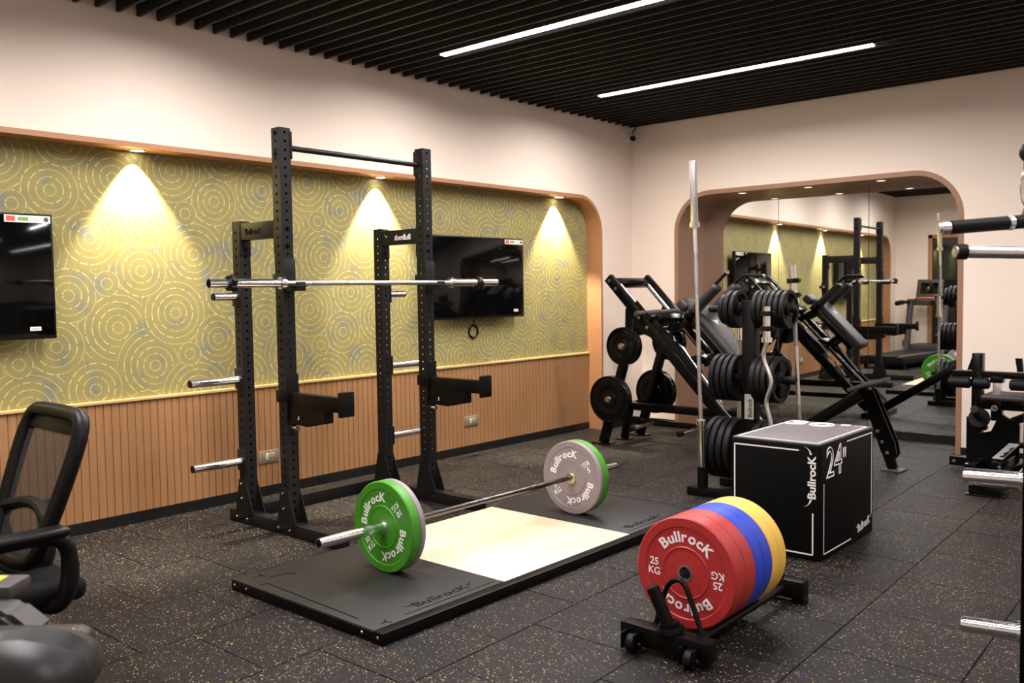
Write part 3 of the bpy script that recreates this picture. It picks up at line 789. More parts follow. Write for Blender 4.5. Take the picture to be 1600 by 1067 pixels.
# ------------------------------------------------------------------ plate cart and its plates
def cart():
    t = thing('plate_cart', 'low black plate cart with tilt handle, holding coloured bumper plates', 'plate rack', (-1.82, 3.35, 0))
    zb, zt = .022, .104
    obj('end_beam', B().box(-2.005, -1.612, 2.915, 2.985, zb, zt, .004), M_POWDER_SHADED, t)
    obj('end_beam', B().box(-2.02, -1.635, 3.80, 3.87, zb, zt, .004), M_POWDER_SHADED, t)
    for x in (-1.92, -1.715): obj('rail', B().cyl((x, 2.97, .064), (x-.012, 3.82, .064), .017, n=20), M_POWDER_SHADED, t)
    for x in (-1.955, -1.70):
        w = obj('wheel', B().lathe([(.012, -.02), (.032, -.02), (.036, -.015), (.036, .015), (.032, .02), (.012, .02)], Matrix.Translation((x+.02, 2.902, .036)) @ Matrix.Rotation(radians(90), 4, 'Y'), 28), M_RUBBER, t)
        for q in (x-.012, x+.044): obj('wheel_bracket', B().box(q, q+.008, 2.86, 2.92, .02, .085, .003), M_GLOSS, t)
        obj('axle', B().cyl((x-.016, 2.897, .038), (x+.056, 2.897, .038), .007, n=14), M_BOLT, w)
    for x in (-1.98, -1.66): obj('rubber_foot', B().box(x-.03, x+.03, 3.81, 3.86, 0, .03, .004), M_RUBBER, t)
    hd = obj('handle_socket', B().cyl((-1.793, 2.95, .10), (-1.797, 2.949, .122), .056, .052, n=32, bev=.004).cyl((-1.797, 2.949, .12), (-1.80, 2.947, .138), .040, n=32, bev=.003), M_POWDER_SHADED, t)
    obj('handle', B().cyl((-1.795, 2.95, .11), (-1.858, 2.92, .272), .0255, n=28, bev=.003), M_BLACKPL, t)
    b = B().tube([(-1.885, 2.99, .10), (-1.862, 3.0, .19), (-1.842, 3.005, .262), (-1.80, 3.01, .292), (-1.762, 3.005, .277), (-1.735, 3.0, .225), (-1.70, 2.99, .155), (-1.672, 2.98, .10)], .0105, 12, smooth=2)
    obj('end_hoop', b, M_POWDER_SHADED, t)
    t2 = obj('end_hoop', B().tube([(-1.90, 3.825, .10), (-1.87, 3.8, .25), (-1.82, 3.79, .3), (-1.77, 3.8, .25), (-1.74, 3.825, .10)], .0105, 12, smooth=2), M_POWDER_SHADED, t)
cart()
y = 3.10; g = 'coloured plates on the cart'
for m, th, wt, labs in ((M_RED, .086, '25', ('red 25 KG bumper plate at the front of the cart', 'red bumper plate second from the front of the cart')),
                        (M_BLUE, .076, '20', ('blue bumper plate beside the red ones', 'blue bumper plate beside the yellow ones')),
                        (M_YELLOW, .068, '15', ('yellow bumper plate beside the blue ones', 'yellow bumper plate at the far end of the row'))):
    p = bumper('bumper_plate', labs[0], m, th-.002, wt, g)
    for k in range(2):
        q = p if k == 0 else dup(p, label=labs[1])
        q.location = (-1.82-.014*(y-3.1), y+th/2, .286); q.rotation_euler = (0, radians(2+k*37), 0); y += th

# ------------------------------------------------------------------ plyometric box
def plyo():
    x0, x1, y0, y1, h = -2.33, -1.828, 4.468, 5.228, .612
    t = thing('plyo_box', 'black soft plyometric box with white outlines, marked 24 inches', 'plyo box', ((x0+x1)/2, (y0+y1)/2, 0))
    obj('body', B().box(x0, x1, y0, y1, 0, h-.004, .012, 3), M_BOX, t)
    obj('top_cover', B().box(x0+.006, x1-.006, y0+.006, y1-.006, h-.02, h, .006, 2), M_BOXTOP_LIT, t, label='vinyl top coloured pale for the light on it')
    w = .0075; b = B()
    N = (0, -1, 0); y = y0-.0004
    L0, L1, Z0, Z1 = x0+.022, x1-.04, .032, h-.04
    lineb(b, (L0, y, Z0), (L0, y, Z1), w, N); lineb(b, (L0, y, Z1), (L1-.075, y, Z1), w, N)
    lineb(b, (L0, y, Z0), (L1, y, Z0), w, N); lineb(b, (L1, y, Z0), (L1, y, .25), w, N)
    M = frame_mat((x1-.026, y, .325), (0, 0, 1), (-1, 0, 0))
    put_text(b, 'BullrocK', M, .04, .03, width=.225)
    horn(b, M @ Matrix.Translation((-.004, .03, 0)), .045, -1); horn(b, M @ Matrix.Translation((.229, .03, 0)), .045, 1)
    obj('front_print', b, M_WHITE, t); b = B()
    # right face
    N = (1, 0, 0); x = x1+.0004
    A0, A1, Z0, Z1 = y0+.045, y1-.03, .032, h-.03
    lineb(b, (x, A0, Z0), (x, A0, .40), w, N); lineb(b, (x, A0, Z0), (x, A0+.38, Z0), w, N)
    lineb(b, (x, A1, .11), (x, A1, Z1), w, N); lineb(b, (x, A0+.31, Z1), (x, A1, Z1), w, N)
    M = frame_mat((x, A0+.03, .425), (0, 1, 0), (0, 0, 1))
    put_text(b, '24', M, .155, 0, width=.21, outline=.0028)
    put_text(b, '"', M @ Matrix.Translation((.222, -.004, 0)), .125, .02, width=.045)
    M = frame_mat((x, y1-.235, .045), (0, 1, .12), (0, -.12, 1))
    put_text(b, 'BullrocK', M, .045, .02, width=.185); horn(b, M @ Matrix.Translation((0, .035, 0)), .03, -1); horn(b, M @ Matrix.Translation((.186, .035, 0)), .03, 1)
    obj('side_print', b, M_WHITE, t); b = B()
    # top
    N = (0, 0, 1); z = h+.0004; I = .03
    lineb(b, (x0+I, y0+I, z), (x0+I, y1-I, z), w, N); lineb(b, (x1-I, y0+I, z), (x1-I, y1-I, z), w, N)
    lineb(b, (x0+I, y0+I, z), (x1-I, y0+I, z), w, N); lineb(b, (x1-.1, y1-I, z), (x1-I, y1-I, z), w, N)
    M = frame_mat((x0+.03, y1-.165, z), (1, 0, 0), (0, 1, 0))
    put_text(b, '30', M, .13, 0, width=.28, outline=.0028); put_text(b, '"', M @ Matrix.Translation((.3, .03, 0)), .11, .03, width=.05)
    obj('top_print', b, M_WHITE, t)
plyo()

# ------------------------------------------------------------------ plate tree with bars
TX, TY = -2.80, 5.655
def plate_tree():
    t = thing('plate_tree', 'black plate tree with chrome bars standing in its corner holders', 'plate rack', (TX, TY, 0))
    obj('post', B().box(TX-.045, TX+.045, TY-.045, TY+.045, .05, 1.335, .004), M_POWDER_SHADED, t)
    obj('foot_beam', B().box(-3.16, -2.46, 5.412, 5.482, 0, .056, .004), M_POWDER_SHADED, t)
    obj('foot_beam', B().box(-3.12, -2.45, 5.805, 5.932, 0, .056, .004), M_POWDER_SHADED, t)
    obj('spine_beam', B().box(TX-.04, TX+.04, 5.47, 5.87, .0, .06, .004), M_POWDER_SHADED, t)
    for x, yy in ((-3.055, 5.447), (-2.575, 5.447), (-3.012, 5.897), (-2.515, 5.84)):
        obj('bar_holder', B().lathe([(.0265, .05), (.036, .05), (.036, .2), (.0265, .2)], Matrix.Translation((x, yy, 0)), 28), M_POWDER_SHADED, t)
    for z, xl, xr in ((1.275, -3.11, -2.47), (.805, -3.10, -2.48), (.315, -3.12, -2.48)):
        obj('peg', B().cyl((xl, TY, z), (TX-.04, TY, z), .0245, n=24, bev=.003), M_RUBBER, t)
        obj('peg', B().cyl((xr, TY, z), (TX+.04, TY, z), .0245, n=24, bev=.003), M_RUBBER, t)
    bd = obj('name_badge', B().prism([(TX-.024, TY-.047, .53), (TX+.042, TY-.047, .53), (TX+.042, TY-.047, .675), (TX+.025, TY-.047, .70), (TX-.024, TY-.047, .70)], (0, .003, 0)), M_SILVER, t)
    b = B(); put_text(b, 'Bullrock', frame_mat((TX+.03, TY-.0475, .545), (0, 0, 1), (-1, 0, 0)), .03, .01, width=.125); obj('lettering', b, M_HOLE, bd)
plate_tree()
def iron_plate(R, th, m, lab, group, spokes=True):
    """disc with raised rim, hub and (for the grip kind) three openings; axis is local Y"""
    t = thing('weight_plate', lab, 'weight plate', (0, 0, 0), group, local=True)
    RX90 = Matrix.Rotation(radians(90), 4, 'X'); h = th/2; b = B()
    rim = R*.2 if spokes else R*.09
    b.lathe([(R-rim, h-.002), (R-rim*.6, h), (R-.006, h), (R-.001, h-.005), (R, 0), (R-.001, -h+.005), (R-.006, -h), (R-rim*.6, -h), (R-rim, -h+.002)], RX90, 56)
    hr = R*.34
    b.lathe([(.0258, h+.001), (hr-.006, h+.001), (hr, h-.006), (hr, -h+.006), (hr-.006, -h-.001), (.0258, -h-.001)], RX90, 40)
    w = h*.5
    if spokes:
        for s in range(3):
            a0 = s*2*pi/3; n = 8; span = radians(62)
            rings = []
            for k in range(n+1):
                a = a0+span*k/n; c, sn = cos(a), sin(a); r0, r1 = hr-.003, R-rim+.004
                rings.append([(r0*c, -w, r0*sn), (r1*c, -w, r1*sn), (r1*c, w, r1*sn), (r0*c, w, r0*sn)])
            b.loft(rings)
    else:
        w = h*.45
        b.lathe([(hr-.003, w), (R*.52, w), (R*.56, w+.004), (R*.60, w+.0055), (R*.76, w+.0055), (R*.80, w+.002), (R-rim+.004, w), (R-rim+.004, -w), (hr-.003, -w)], RX90, 56)
    obj('plate', b, m, t)
    obj('hub_sleeve', B().lathe([(.0256, h+.0015), (.029, h+.0015), (.029, -h-.0015), (.0256, -h-.0015)], RX90, 28), M_BOLT if not spokes else M_GREYPL, t)
    return t
NTH = ['nearest the post', 'second from the post', 'third from the post', 'fourth from the post', 'fifth from the post', 'outermost']
PROTO = {}
def tree_plates(side, tier, R, xs, z, th):
    zname = {1: 'top', 2: 'middle', 3: 'bottom'}[tier]
    for k, x in enumerate(xs):
        r, tk = R if not isinstance(R, (list, tuple)) else R[k], th
        where = 'outermost' if k == len(xs)-1 else NTH[k]
        lab = 'black grip plate on the %s %s peg of the plate tree, %s' % (side, zname, where)
        if (r, tk) in PROTO: o = dup(PROTO[(r, tk)], label=lab, group='plates on the %s %s peg' % (side, zname))
        else: o = PROTO[(r, tk)] = iron_plate(r, tk, M_TREEPL, lab, 'plates on the %s %s peg' % (side, zname))
        o.location = (x, TY, z-.001); o.rotation_euler = (0, random.uniform(0, 6), radians(90))
tree_plates('right', 1, .13, [-2.728+.0385*k for k in range(5)]+[-2.533], 1.275, .033)
tree_plates('left', 1, [.13, .13, .105], [-2.888, -2.932, -2.982], 1.275, .033)
tree_plates('right', 2, .158, [-2.727, -2.686, -2.645, -2.597], .805, .037)
tree_plates('left', 2, .162, [-2.885, -2.932, -2.978, -3.024], .805, .037)
tree_plates('left', 3, .212, [-2.89, -2.942, -2.995, -3.047], .315, .041)
tree_plates('right', 3, .212, [-2.71, -2.66, -2.61], .315, .041)
# tall bar in the front left holder (leans a little)
def standing(t, foot, top):
    d = Vector(top)-Vector(foot); t.location = (Vector(foot)+Vector(top))/2
    t.rotation_euler = d.to_track_quat('Y', 'Z').to_euler()
o = olympic_bar('barbell', 'tall chrome barbell standing upright in the front left holder of the plate tree', 2.215, .42); standing(o, (-3.052, 5.447, .07), (-3.122, 5.445, 2.284))
o = olympic_bar('barbell', 'shorter chrome bar standing behind the box on the right of the plate tree', 1.50, .235); standing(o, (-2.515, 5.84, .07), (-2.587, 5.83, 1.572))
d = Vector((-.072, -.01, 1.502)).normalized()
for z, lab in ((1.462, 'upper of two black clips on the shorter upright bar'), (1.365, 'lower of two black clips on the shorter upright bar')):
    q = Vector((-2.515, 5.84, .07))+d*(z-.07)/d.z
    clip(q, d.to_track_quat('Z', 'Y').to_euler(), lab)
o = olympic_bar('straight_curl_bar', 'short straight chrome bar standing in the rear left holder of the plate tree', 1.22, .21); standing(o, (-3.012, 5.897, .07), (-3.012, 5.897, 1.29))
# EZ curl bar
def ez_bar():
    X, Y = -2.588, 5.447
    t = thing('curl_bar', 'zigzag chrome curl bar standing upright beside the plate tree post', 'barbell', (X, Y, .07))
    zs = [(0, 1.09), (0, 1.06), (-.024, .975), (-.012, .93), (.03, .835), (.032, .785), (0, .70), (-.002, .655), (.03, .545), (.03, .50), (-.02, .41), (0, .335), (0, .30)]
    obj('shaft', B().tube([(X+dx, Y, z) for dx, z in zs], .0138, 14, smooth=2), M_STEEL, t)
    for a, c in ((1.08, 1.298), (.075, .30)):
        s = obj('sleeve', B().cyl((X, Y, a), (X, Y, c), .0248, n=32, bev=.002), M_CHROME, t)
        e = a if a > .5 else c
        obj('collar_flange', B().cyl((X, Y, e-.014), (X, Y, e+.018), .036, n=32, bev=.003), M_CHROME, s)
    for z, lab in ((1.252, 'upper of two black clips on the zigzag curl bar'), (1.155, 'lower of two black clips on the zigzag curl bar')):
        clip((X, Y, z), (0, 0, radians(-60)), lab)
ez_bar()

# ------------------------------------------------------------------ hack squat / leg press
NY, FY, CY = 6.775, 7.385, 7.08
RD = Vector((.693, 0, -.721)); RN = Vector((.721, 0, .693))      # down the rails / out from them
def hack_squat():
    t = thing('leg_press_machine', 'black angled hack squat machine with chrome rails, in front of the mirror', 'exercise machine', (-3.5, CY, 0))
    top = Vector((-4.755, 0, 1.530)); ln = 1.98
    def R(s, y, n=0.): v = top+RD*s+RN*n; return (v.x, y, v.z)
    for y in (NY, FY):
        obj('rail_beam', B().beam(R(-.0, y), R(ln, y), .055, .085, up=RN, bev=.004), M_GLOSS, t)
        yi = y+(.075 if y == NY else -.075)
        obj('guide_rod', B().cyl(R(.04, yi, .012), R(ln-.05, yi, .012), .0155, n=20), M_CHROME, t)
        bolts(t, [(R(s, y+(-.036 if y == NY else .036), 0), (0, -1 if y == NY else 1, 0), .011) for s in (.04, .14, .5, .62)])
        # upright leg carrying the plates
        yo = y-.005
        u = obj('rear_upright', B().beam((-4.825, y, .012), (-4.47, y, 1.16), .075, .07, up=(1, 0, 0), bev=.004), M_GLOSS, t)
        obj('foot_plate', B().box(-4.92, -4.74, y-.07, y+.07, 0, .012, .003), M_GLOSS, t)
        obj('corner_gusset', B().prism([R(.36, y-.03, -.02), R(.74, y-.03, -.02), (-4.36, y-.03, 1.02), (-4.47, y-.03, 1.0), (-4.56, y-.03, 1.09), (-4.555, y-.03, 1.25)], (0, .06, 0)), M_GLOSS, t)
        s = -1 if y == NY else 1
        for x, z in ((-4.69, .43), (-4.54, .915)):
            obj('plate_peg', B().cyl((x, y+s*.03, z), (x, y+s*.142, z), .0245, n=24, bev=.003), M_BOLT, t)
    obj('head_crossbeam', B().beam(R(.07, NY+.03), R(.07, FY-.03), .075, .06, up=RN, bev=.004), M_GLOSS, t)
    obj('low_crossbeam', B().box(-4.78, -4.70, NY, FY, .29, .36, .004), M_GLOSS, t)
    obj('base_beam', B().beam((-4.72, CY, .325), (-3.50, CY, .325), .07, .07, bev=.004), M_GLOSS, t)
    obj('base_crossbeam', B().beam(R(ln-.04, NY-.04, .0), R(ln-.04, FY+.04, .0), .08, .08, up=RN, bev=.004).box(-3.45, -3.25, NY-.03, FY+.03, 0, .05, .004), M_GLOSS, t)
    obj('centre_leg', B().beam((-4.74, CY, .30), (-4.80, CY, .012), .06, .06, up=(1, 0, 0), bev=.003).box(-4.86, -4.74, CY-.06, CY+.06, 0, .012, .003), M_GLOSS, t)
    for x, y in ((-4.50, 6.95), (-4.0, 6.95)):
        p = obj('band_peg', B().cyl((x+.04, y+.10, .185), (x-.03, y-.16, .16), .019, n=20, bev=.003), M_CHROME, t)
        obj('peg_grip', B().cyl((x-.022, y-.13, .163), (x-.035, y-.18, .158), .026, n=20, bev=.004), M_RUBBER, p)
    obj('band_beam', B().beam((-4.60, 7.06, .19), (-3.45, 7.06, .19), .05, .05, bev=.003), M_GLOSS, t)
    # sled
    sl = obj('sled_frame', B().beam(R(.55, NY+.075, .05), R(1.22, NY+.075, .05), .09, .05, up=RN).beam(R(.55, FY-.075, .05), R(1.22, FY-.075, .05), .09, .05, up=RN)
             .beam(R(.60, NY+.05, .09), R(.60, FY-.05, .09), .06, .06, up=RN).beam(R(1.1, NY+.05, .09), R(1.1, FY-.05, .09), .06, .06, up=RN)
             .beam(R(.74, CY-.12, .10), R(.80, CY-.12, .30), .05, .06, up=RD).beam(R(.74, CY+.12, .10), R(.80, CY+.12, .30), .05, .06, up=RD)
             .beam(R(1.16, CY-.12, .10), R(1.18, CY-.12, .28), .05, .06, up=RD).beam(R(1.16, CY+.12, .10), R(1.18, CY+.12, .28), .05, .06, up=RD)
             .beam(R(.72, CY-.12, .27), R(1.36, CY-.12, .27), .05, .05, up=RN).beam(R(.72, CY+.12, .27), R(1.36, CY+.12, .27), .05, .05, up=RN), M_GLOSS, t)
    for q, ya, yb, rr in ((.56, NY-.02, NY+.10, .036), (.70, NY+.02, NY+.11, .03), (.56, FY-.10, FY+.02, .036)):
        obj('sled_roller', B().cyl(R(q, ya, .06), R(q, yb, .06), rr, n=24, bev=.004), M_GLOSS, sl)
    obj('sled_crossbar', B().cyl((-4.40, NY-.10, 1.205), (-4.36, FY+.06, 1.215), .024, n=24, bev=.003), M_GREYPL, t)
    obj('carriage_pipe', B().cyl(R(.95, NY+.06, .10), R(1.55, NY+.06, .05), .012, n=14).cyl(R(.95, FY-.06, .10), R(1.55, FY-.06, .05), .012, n=14), M_CHROME, t)
    obj('stop_rack', B().beam(R(.35, NY+.03, .045), R(1.5, NY+.03, .045), .02, .03, up=RN), M_POWDER_SHADED, t)
    # pads
    def padm(s, y, n, size, bev=.03):
        v = top+RD*s+RN*n
        M = Matrix((RD, (0, 1, 0), RN)).transposed().to_4x4(); M.translation = (v.x, y, v.z)
        return B().boxm(size, M, bev, 4)
    bp = obj('back_pad', padm(1.06, CY, .345, (.72, .32, .08), .035), M_PAD, t)
    obj('pad_shell', padm(1.06, CY, .298, (.70, .28, .03), .012), M_GREYPL, bp)
    v = top+RD*.92+RN*.3863
    M = frame_mat((v.x, CY, v.z), (0, 1, 0), tuple(-RD)); b = B()
    horn(b, M @ Matrix.Translation((.012, .0, 0)), .045, 1); horn(b, M @ Matrix.Translation((-.012, 0, 0)), .045, -1)
    b.mesh(text_mesh('V', .07, .0006, .03)[0], M @ Matrix.Translation((-.024, -.04, 0)))
    obj('bull_emblem', b, M_WHITE, bp)
    obj('head_pad', padm(.63, CY, .285, (.11, .24, .09), .03), M_PAD, t)
    for y in (6.905, 7.255):
        p0 = top+RD*.78+RN*.36; p1 = p0+RN*.325
        arm = obj('shoulder_arm', B().beam((p0.x-.045, y, p0.z-.04), (p1.x-.045, y, p1.z-.03), .05, .04, up=RD), M_GLOSS, t)
        obj('shoulder_pad', B().beam((p0.x+.0, y, p0.z), (p1.x, y, p1.z), .125, .07, up=RD, bev=.03, seg=4), M_PAD, t)
        if y < 7: pts = [(-3.76, y, 1.44), (-3.70, y, 1.495), (-3.655, y-.005, 1.535), (-3.62, y-.03, 1.55)]
        else: pts = [(-3.77, y, 1.44), (-3.70, y, 1.50), (-3.665, y, 1.528), (-3.60, y, 1.53), (-3.475, y, 1.52)]
        hg = obj('handle', B().tube(pts, .0145, 14, smooth=2), M_RUBBER, t)
        e = Vector(pts[-1]); dd = (e-Vector(pts[-2])).normalized()
        obj('handle_cap', B().cyl(e-dd*.004, e+dd*.012, .0165, n=18, bev=.002), M_CHROME, hg)
    # foot end
    obj('foot_beam', B().beam((-3.34, CY, .06), (-2.53, CY, .60), .085, .085, up=(0, 1, 0), bev=.004), M_GLOSS, t)
    v0 = Vector((-2.525, 0, .648)); vd = Vector((.93, 0, .37)); vn = Vector((-.37, 0, .93))
    M = Matrix((vd, (0, 1, 0), vn)).transposed().to_4x4(); M.translation = v0+Vector((.01, 7.09, .005))
    obj('footplate', B().boxm((.17, .50, .03), M, .005), M_GREYPL, t)
    for yy in (CY-.045, CY+.033):
        obj('strut_plate', B().prism([(-2.56, yy, .60), (-2.47, yy, .62), (-2.30, yy, .22), (-2.285, yy, .13), (-2.32, yy, .08), (-2.40, yy, .13)], (0, .012, 0)), M_GLOSS, t)
    obj('front_strut', B().beam((-2.52, CY, .56), (-2.325, CY, .012), .06, .065, up=(1, 0, 0), bev=.004), M_GLOSS, t)
    obj('foot_plate', B().box(-2.395, -2.245, CY-.075, CY+.075, 0, .012, .003), M_GREYPL, t)
    bolts(t, [((x, CY-.046, z), (0, -1, 0), .011) for x, z in ((-2.43, .30), (-2.395, .22), (-2.355, .14))])
hack_squat()
gp = 'plates on the squat machine'
for y0, s, nm in ((NY, -1, 'near'), (FY, 1, 'far')):
    for x, z, r, lv in ((-4.69, .43, .212, 'lower'), (-4.54, .915, .172, 'upper')):
        for k in range(2):
            lab = 'glossy black plate on the %s %s peg of the squat machine, %s' % (nm, lv, 'outer of two' if k else 'inner of two')
            key = ('lp', r)
            if key in PROTO: o = dup(PROTO[key], label=lab)
            else: o = PROTO[key] = iron_plate(r, .036, M_GLOSS, lab, gp, spokes=False)
            o.location = (x, y0+s*(.058+.038*k), z-.001); o.rotation_euler = (0, k*1.0, 0)

# ------------------------------------------------------------------ preacher / leg curl bench by the right of the mirror
def bench():
    t = thing('leg_curl_bench', 'black padded curl bench with foam rollers, against the wall right of the mirror', 'exercise machine', (-1.6, 7.4, 0))
    Y = 7.45
    obj('floor_beam', B().box(-2.015, -1.20, Y-.04, Y+.04, .03, .10, .004), M_GLOSS, t)
    obj('floor_beam', B().box(-1.84, -1.76, 7.15, Y-.04, .03, .10, .004), M_GLOSS, t)
    obj('front_foot', B().box(-1.66, -1.46, 6.56, 6.66, 0, .07, .004).box(-1.68, -1.44, 6.54, 6.68, 0, .010, .003), M_GLOSS, t)
    obj('front_beam', B().beam((-1.56, 6.62, .08), (-1.50, 7.4, .10), .07, .07), M_GLOSS, t)
    obj('upright', B().box(-1.865, -1.79, Y-.035, Y+.04, .09, .90, .004), M_GLOSS, t)
    obj('post_plate', B().prism([(-1.89, Y-.06, .05), (-1.53, Y-.06, .05), (-1.53, Y-.06, .38), (-1.66, Y-.06, .46), (-1.72, Y-.06, .32), (-1.79, Y-.06, .30), (-1.89, Y-.06, .42)], (0, .03, 0)), M_GLOSS, t)
    obj('side_fork', B().prism([(-1.90, Y-.02, .77), (-1.865, Y-.02, .77), (-1.835, Y-.02, .88), (-1.865, Y-.02, .88)], (0, .03, 0)), M_GLOSS, t)
    obj('side_fork', B().prism([(-1.56, Y-.02, .77), (-1.52, Y-.02, .77), (-1.53, Y-.02, .87), (-1.575, Y-.02, .87)], (0, .03, 0)), M_GLOSS, t)
    obj('roller_beam', B().box(-2.005, -1.20, Y-.03, Y+.03, .715, .765, .004), M_GLOSS, t)
    for x0, x1, n in ((-2.02, -1.865, 0), (-1.845, -1.735, 1), (-1.60, -1.25, 2)):
        obj('foam_roller', B().cyl((x0, Y-.05, .675), (x1, Y-.05, .675), .042, n=28, bev=.01), M_RUBBER, t)
    obj('telescopic_tube', B().box(-1.715, -1.66, Y-.05, Y+.0, .55, .72, .003), M_STEEL, t, label='bare steel adjusting tube')
    obj('sleeve_tube', B().box(-1.725, -1.65, Y-.06, Y+.01, .40, .60, .004).box(-1.73, -1.645, Y-.065, Y+.015, .685, .73, .004), M_GLOSS, t)
    k = obj('knob', B().cyl((-1.69, Y-.06, .50), (-1.69, Y-.10, .50), .028, n=24, bev=.004), M_BLACKPL, t)
    obj('knob_pin', B().lathe([(.014, 0), (.022, 0), (.022, .004), (.014, .004)], Matrix.Translation((-1.69, Y-.1, .50)) @ Matrix.Rotation(radians(90), 4, 'X'), 24).beam((-1.70, Y-.103, .49), (-1.68, Y-.103, .51), .006, .004), M_STEEL, k)
    obj('seat_pad', B().box(-1.78, -1.22, Y-.14, Y+.20, .555, .60, .02, 3), M_PAD, t)
    obj('seat_beam', B().box(-1.81, -1.22, Y-.04, Y+.04, .48, .55, .004).beam((-1.66, Y, .36), (-1.38, Y, .50), .06, .06), M_GLOSS, t)
    pg = obj('plate_peg', B().cyl((-1.775, Y-.02, .34), (-1.745, 7.02, .525), .027, n=24, bev=.004), M_RUBBER, t)
    obj('peg_collar', B().cyl((-1.757, 7.22, .432), (-1.754, 7.19, .444), .072, n=32, bev=.005), M_GLOSS, pg)
    ft = obj('low_frame', B().box(-1.60, -1.20, Y-.06, Y-.0, .21, .25, .004).box(-1.62, -1.54, 6.95, Y-.02, .1, .17, .004).box(-1.42, -1.36, 6.95, Y-.02, .1, .17, .004), M_GLOSS, t)
    bd = obj('name_badge', B().beam((-1.585, 7.0, .185), (-1.555, 7.36, .245), .07, .004, bev=0), M_SILVER, t)
    b = B(); put_text(b, 'Bullrock', frame_mat((-1.548, 7.03, .196), (.03, .36, .06), (-1, 0, 0)), .03, .01, width=.24); obj('lettering', b, M_HOLE, bd)
    for p, dd in (((-1.98, Y-.04, .065), (0, -1, 0)), ((-1.56, 6.95, .135), (0, -1, 0)), ((-1.35, Y-.06, .33), (0, -1, 0)), ((-1.79, Y-.0, .56), (1, 0, 0)), ((-1.79, Y, .46), (1, 0, 0))): bolts(t, [(p, dd, .009)])
bench()

# ------------------------------------------------------------------ cable machine at the right edge
def cable_machine():
    a = radians(-12)            # turned a little towards the camera
    px = Vector((-cos(a), sin(a), 0)); py = Vector((-sin(a)*-1, cos(a), 0))
    px = Vector((-cos(radians(12)), -sin(radians(12)), 0)); py = Vector((-px.y*-1, 0, 0))
    out = px; side = Vector((0, 0, 1)).cross(out)
    root = Vector((-.60, 3.20, 0))
    t = thing('cable_machine', 'black cable machine upright with chrome plate pegs at the right edge', 'exercise machine', root)
    def P(o, s, z): v = root+out*o+side*s; return (v.x, v.y, z)
    obj('upright', B().beam(P(0, 0, .05), P(0, 0, 2.35), .08, .10, up=out, bev=.004), M_GLOSS, t)
    obj('base_beam', B().beam(P(.05, 0, .04), P(-.9, 0, .04), .08, .08, bev=.004), M_GLOSS, t)
    obj('top_beam', B().beam(P(.05, 0, 2.36), P(-.9, 0, 2.36), .08, .08, bev=.004), M_GLOSS, t)
    obj('rear_upright', B().beam(P(-.85, 0, .05), P(-.85, 0, 2.35), .08, .08, up=out, bev=.004), M_GLOSS, t)
    for z in (.797, .305):
        p = obj('plate_peg', B().cyl(P(.04, 0, z), P(.22, 0, z), .0255, n=32, bev=.005), M_CHROME, t)
        obj('peg_flange', B().cyl(P(.042, 0, z), P(.058, 0, z), .036, n=28, bev=.003), M_CHROME, p)
    q0 = Vector((-.70, 2.60, 1.508)); q1 = Vector((-.30, 2.93, 1.493))
    c = obj('knee_bar', B().cyl(q0, q1, .0165, n=24), M_STEEL, t)
    obj('bar_cap', B().cyl(q0, q0+(q1-q0).normalized()*.035, .021, n=24, bev=.005), M_RUBBER, c)
    obj('bar_arm', B().beam(q1, P(-.05, -.02, 1.49), .05, .05), M_GLOSS, t)
cable_machine()
def lat_bar():
    e = Vector((-.733, 2.568, 1.570)); d = (Vector((-.395, 2.905, 1.603))-e).normalized()
    t = thing('pulldown_bar', 'black gripped pulldown bar with silver end hanging at the right edge', 'cable attachment', e+d*.42)
    obj('bar', B().tube([e+d*.001, e+d*.4, e+d*.84], .0125, 16), M_STEEL, t)
    obj('end_cap', B().cyl(e, e+d*.034, .0178, n=24, bev=.005), M_STEEL, t, label='bare silver end cap')
    obj('grip', B().cyl(e+d*.03, e+d*.195, .0185, n=28, bev=.003), M_RUBBER, t)
    obj('ring', B().cyl(e+d*.192, e+d*.207, .0205, n=28, bev=.003), M_STEEL, t)
    obj('grip', B().cyl(e+d*.207, e+d*.40, .0185, n=28, bev=.003), M_RUBBER, t)
    c = e+d*.245
    obj('eyelet', B().prism([(c.x-.012, c.y-.01, c.z+.012), (c.x+.03, c.y+.025, c.z+.012), (c.x+.02, c.y+.018, c.z+.05), (c.x-.002, c.y-.0, c.z+.05)], (.008, -.008, 0)), M_POWDER, t)
    top = Vector((c.x+.008, c.y+.008, c.z+.04))
    k = thing('carabiner', 'steel carabiner clip above the pulldown bar', 'carabiner', top)
    obj('loop', B().tube([top+Vector((0, 0, -.005)), top+Vector((-.016, -.012, .01)), top+Vector((-.02, -.015, .08)), top+Vector((0, 0, .11)), top+Vector((.018, .013, .085)), top+Vector((.012, .009, .01))], .005, 10, closed=True, smooth=2), M_CHROME, k)
    obj('gate', B().cyl(top+Vector((.017, .012, .02)), top+Vector((.019, .014, .08)), .0055, n=12), M_STEEL, k)
    ch = thing('cable', 'steel pull cable with black stopper above the carabiner', 'cable', top+Vector((0, 0, .10)))
    obj('stopper', B().sphere(top+Vector((0, 0, .145)), .03).cyl(top+Vector((0, 0, .10)), top+Vector((0, 0, .13)), .018), M_RUBBER, ch)
    obj('wire', B().cyl(top+Vector((0, 0, .15)), top+Vector((0, 0, .62)), .004, n=10), M_BLACKPL, ch)
lat_bar()

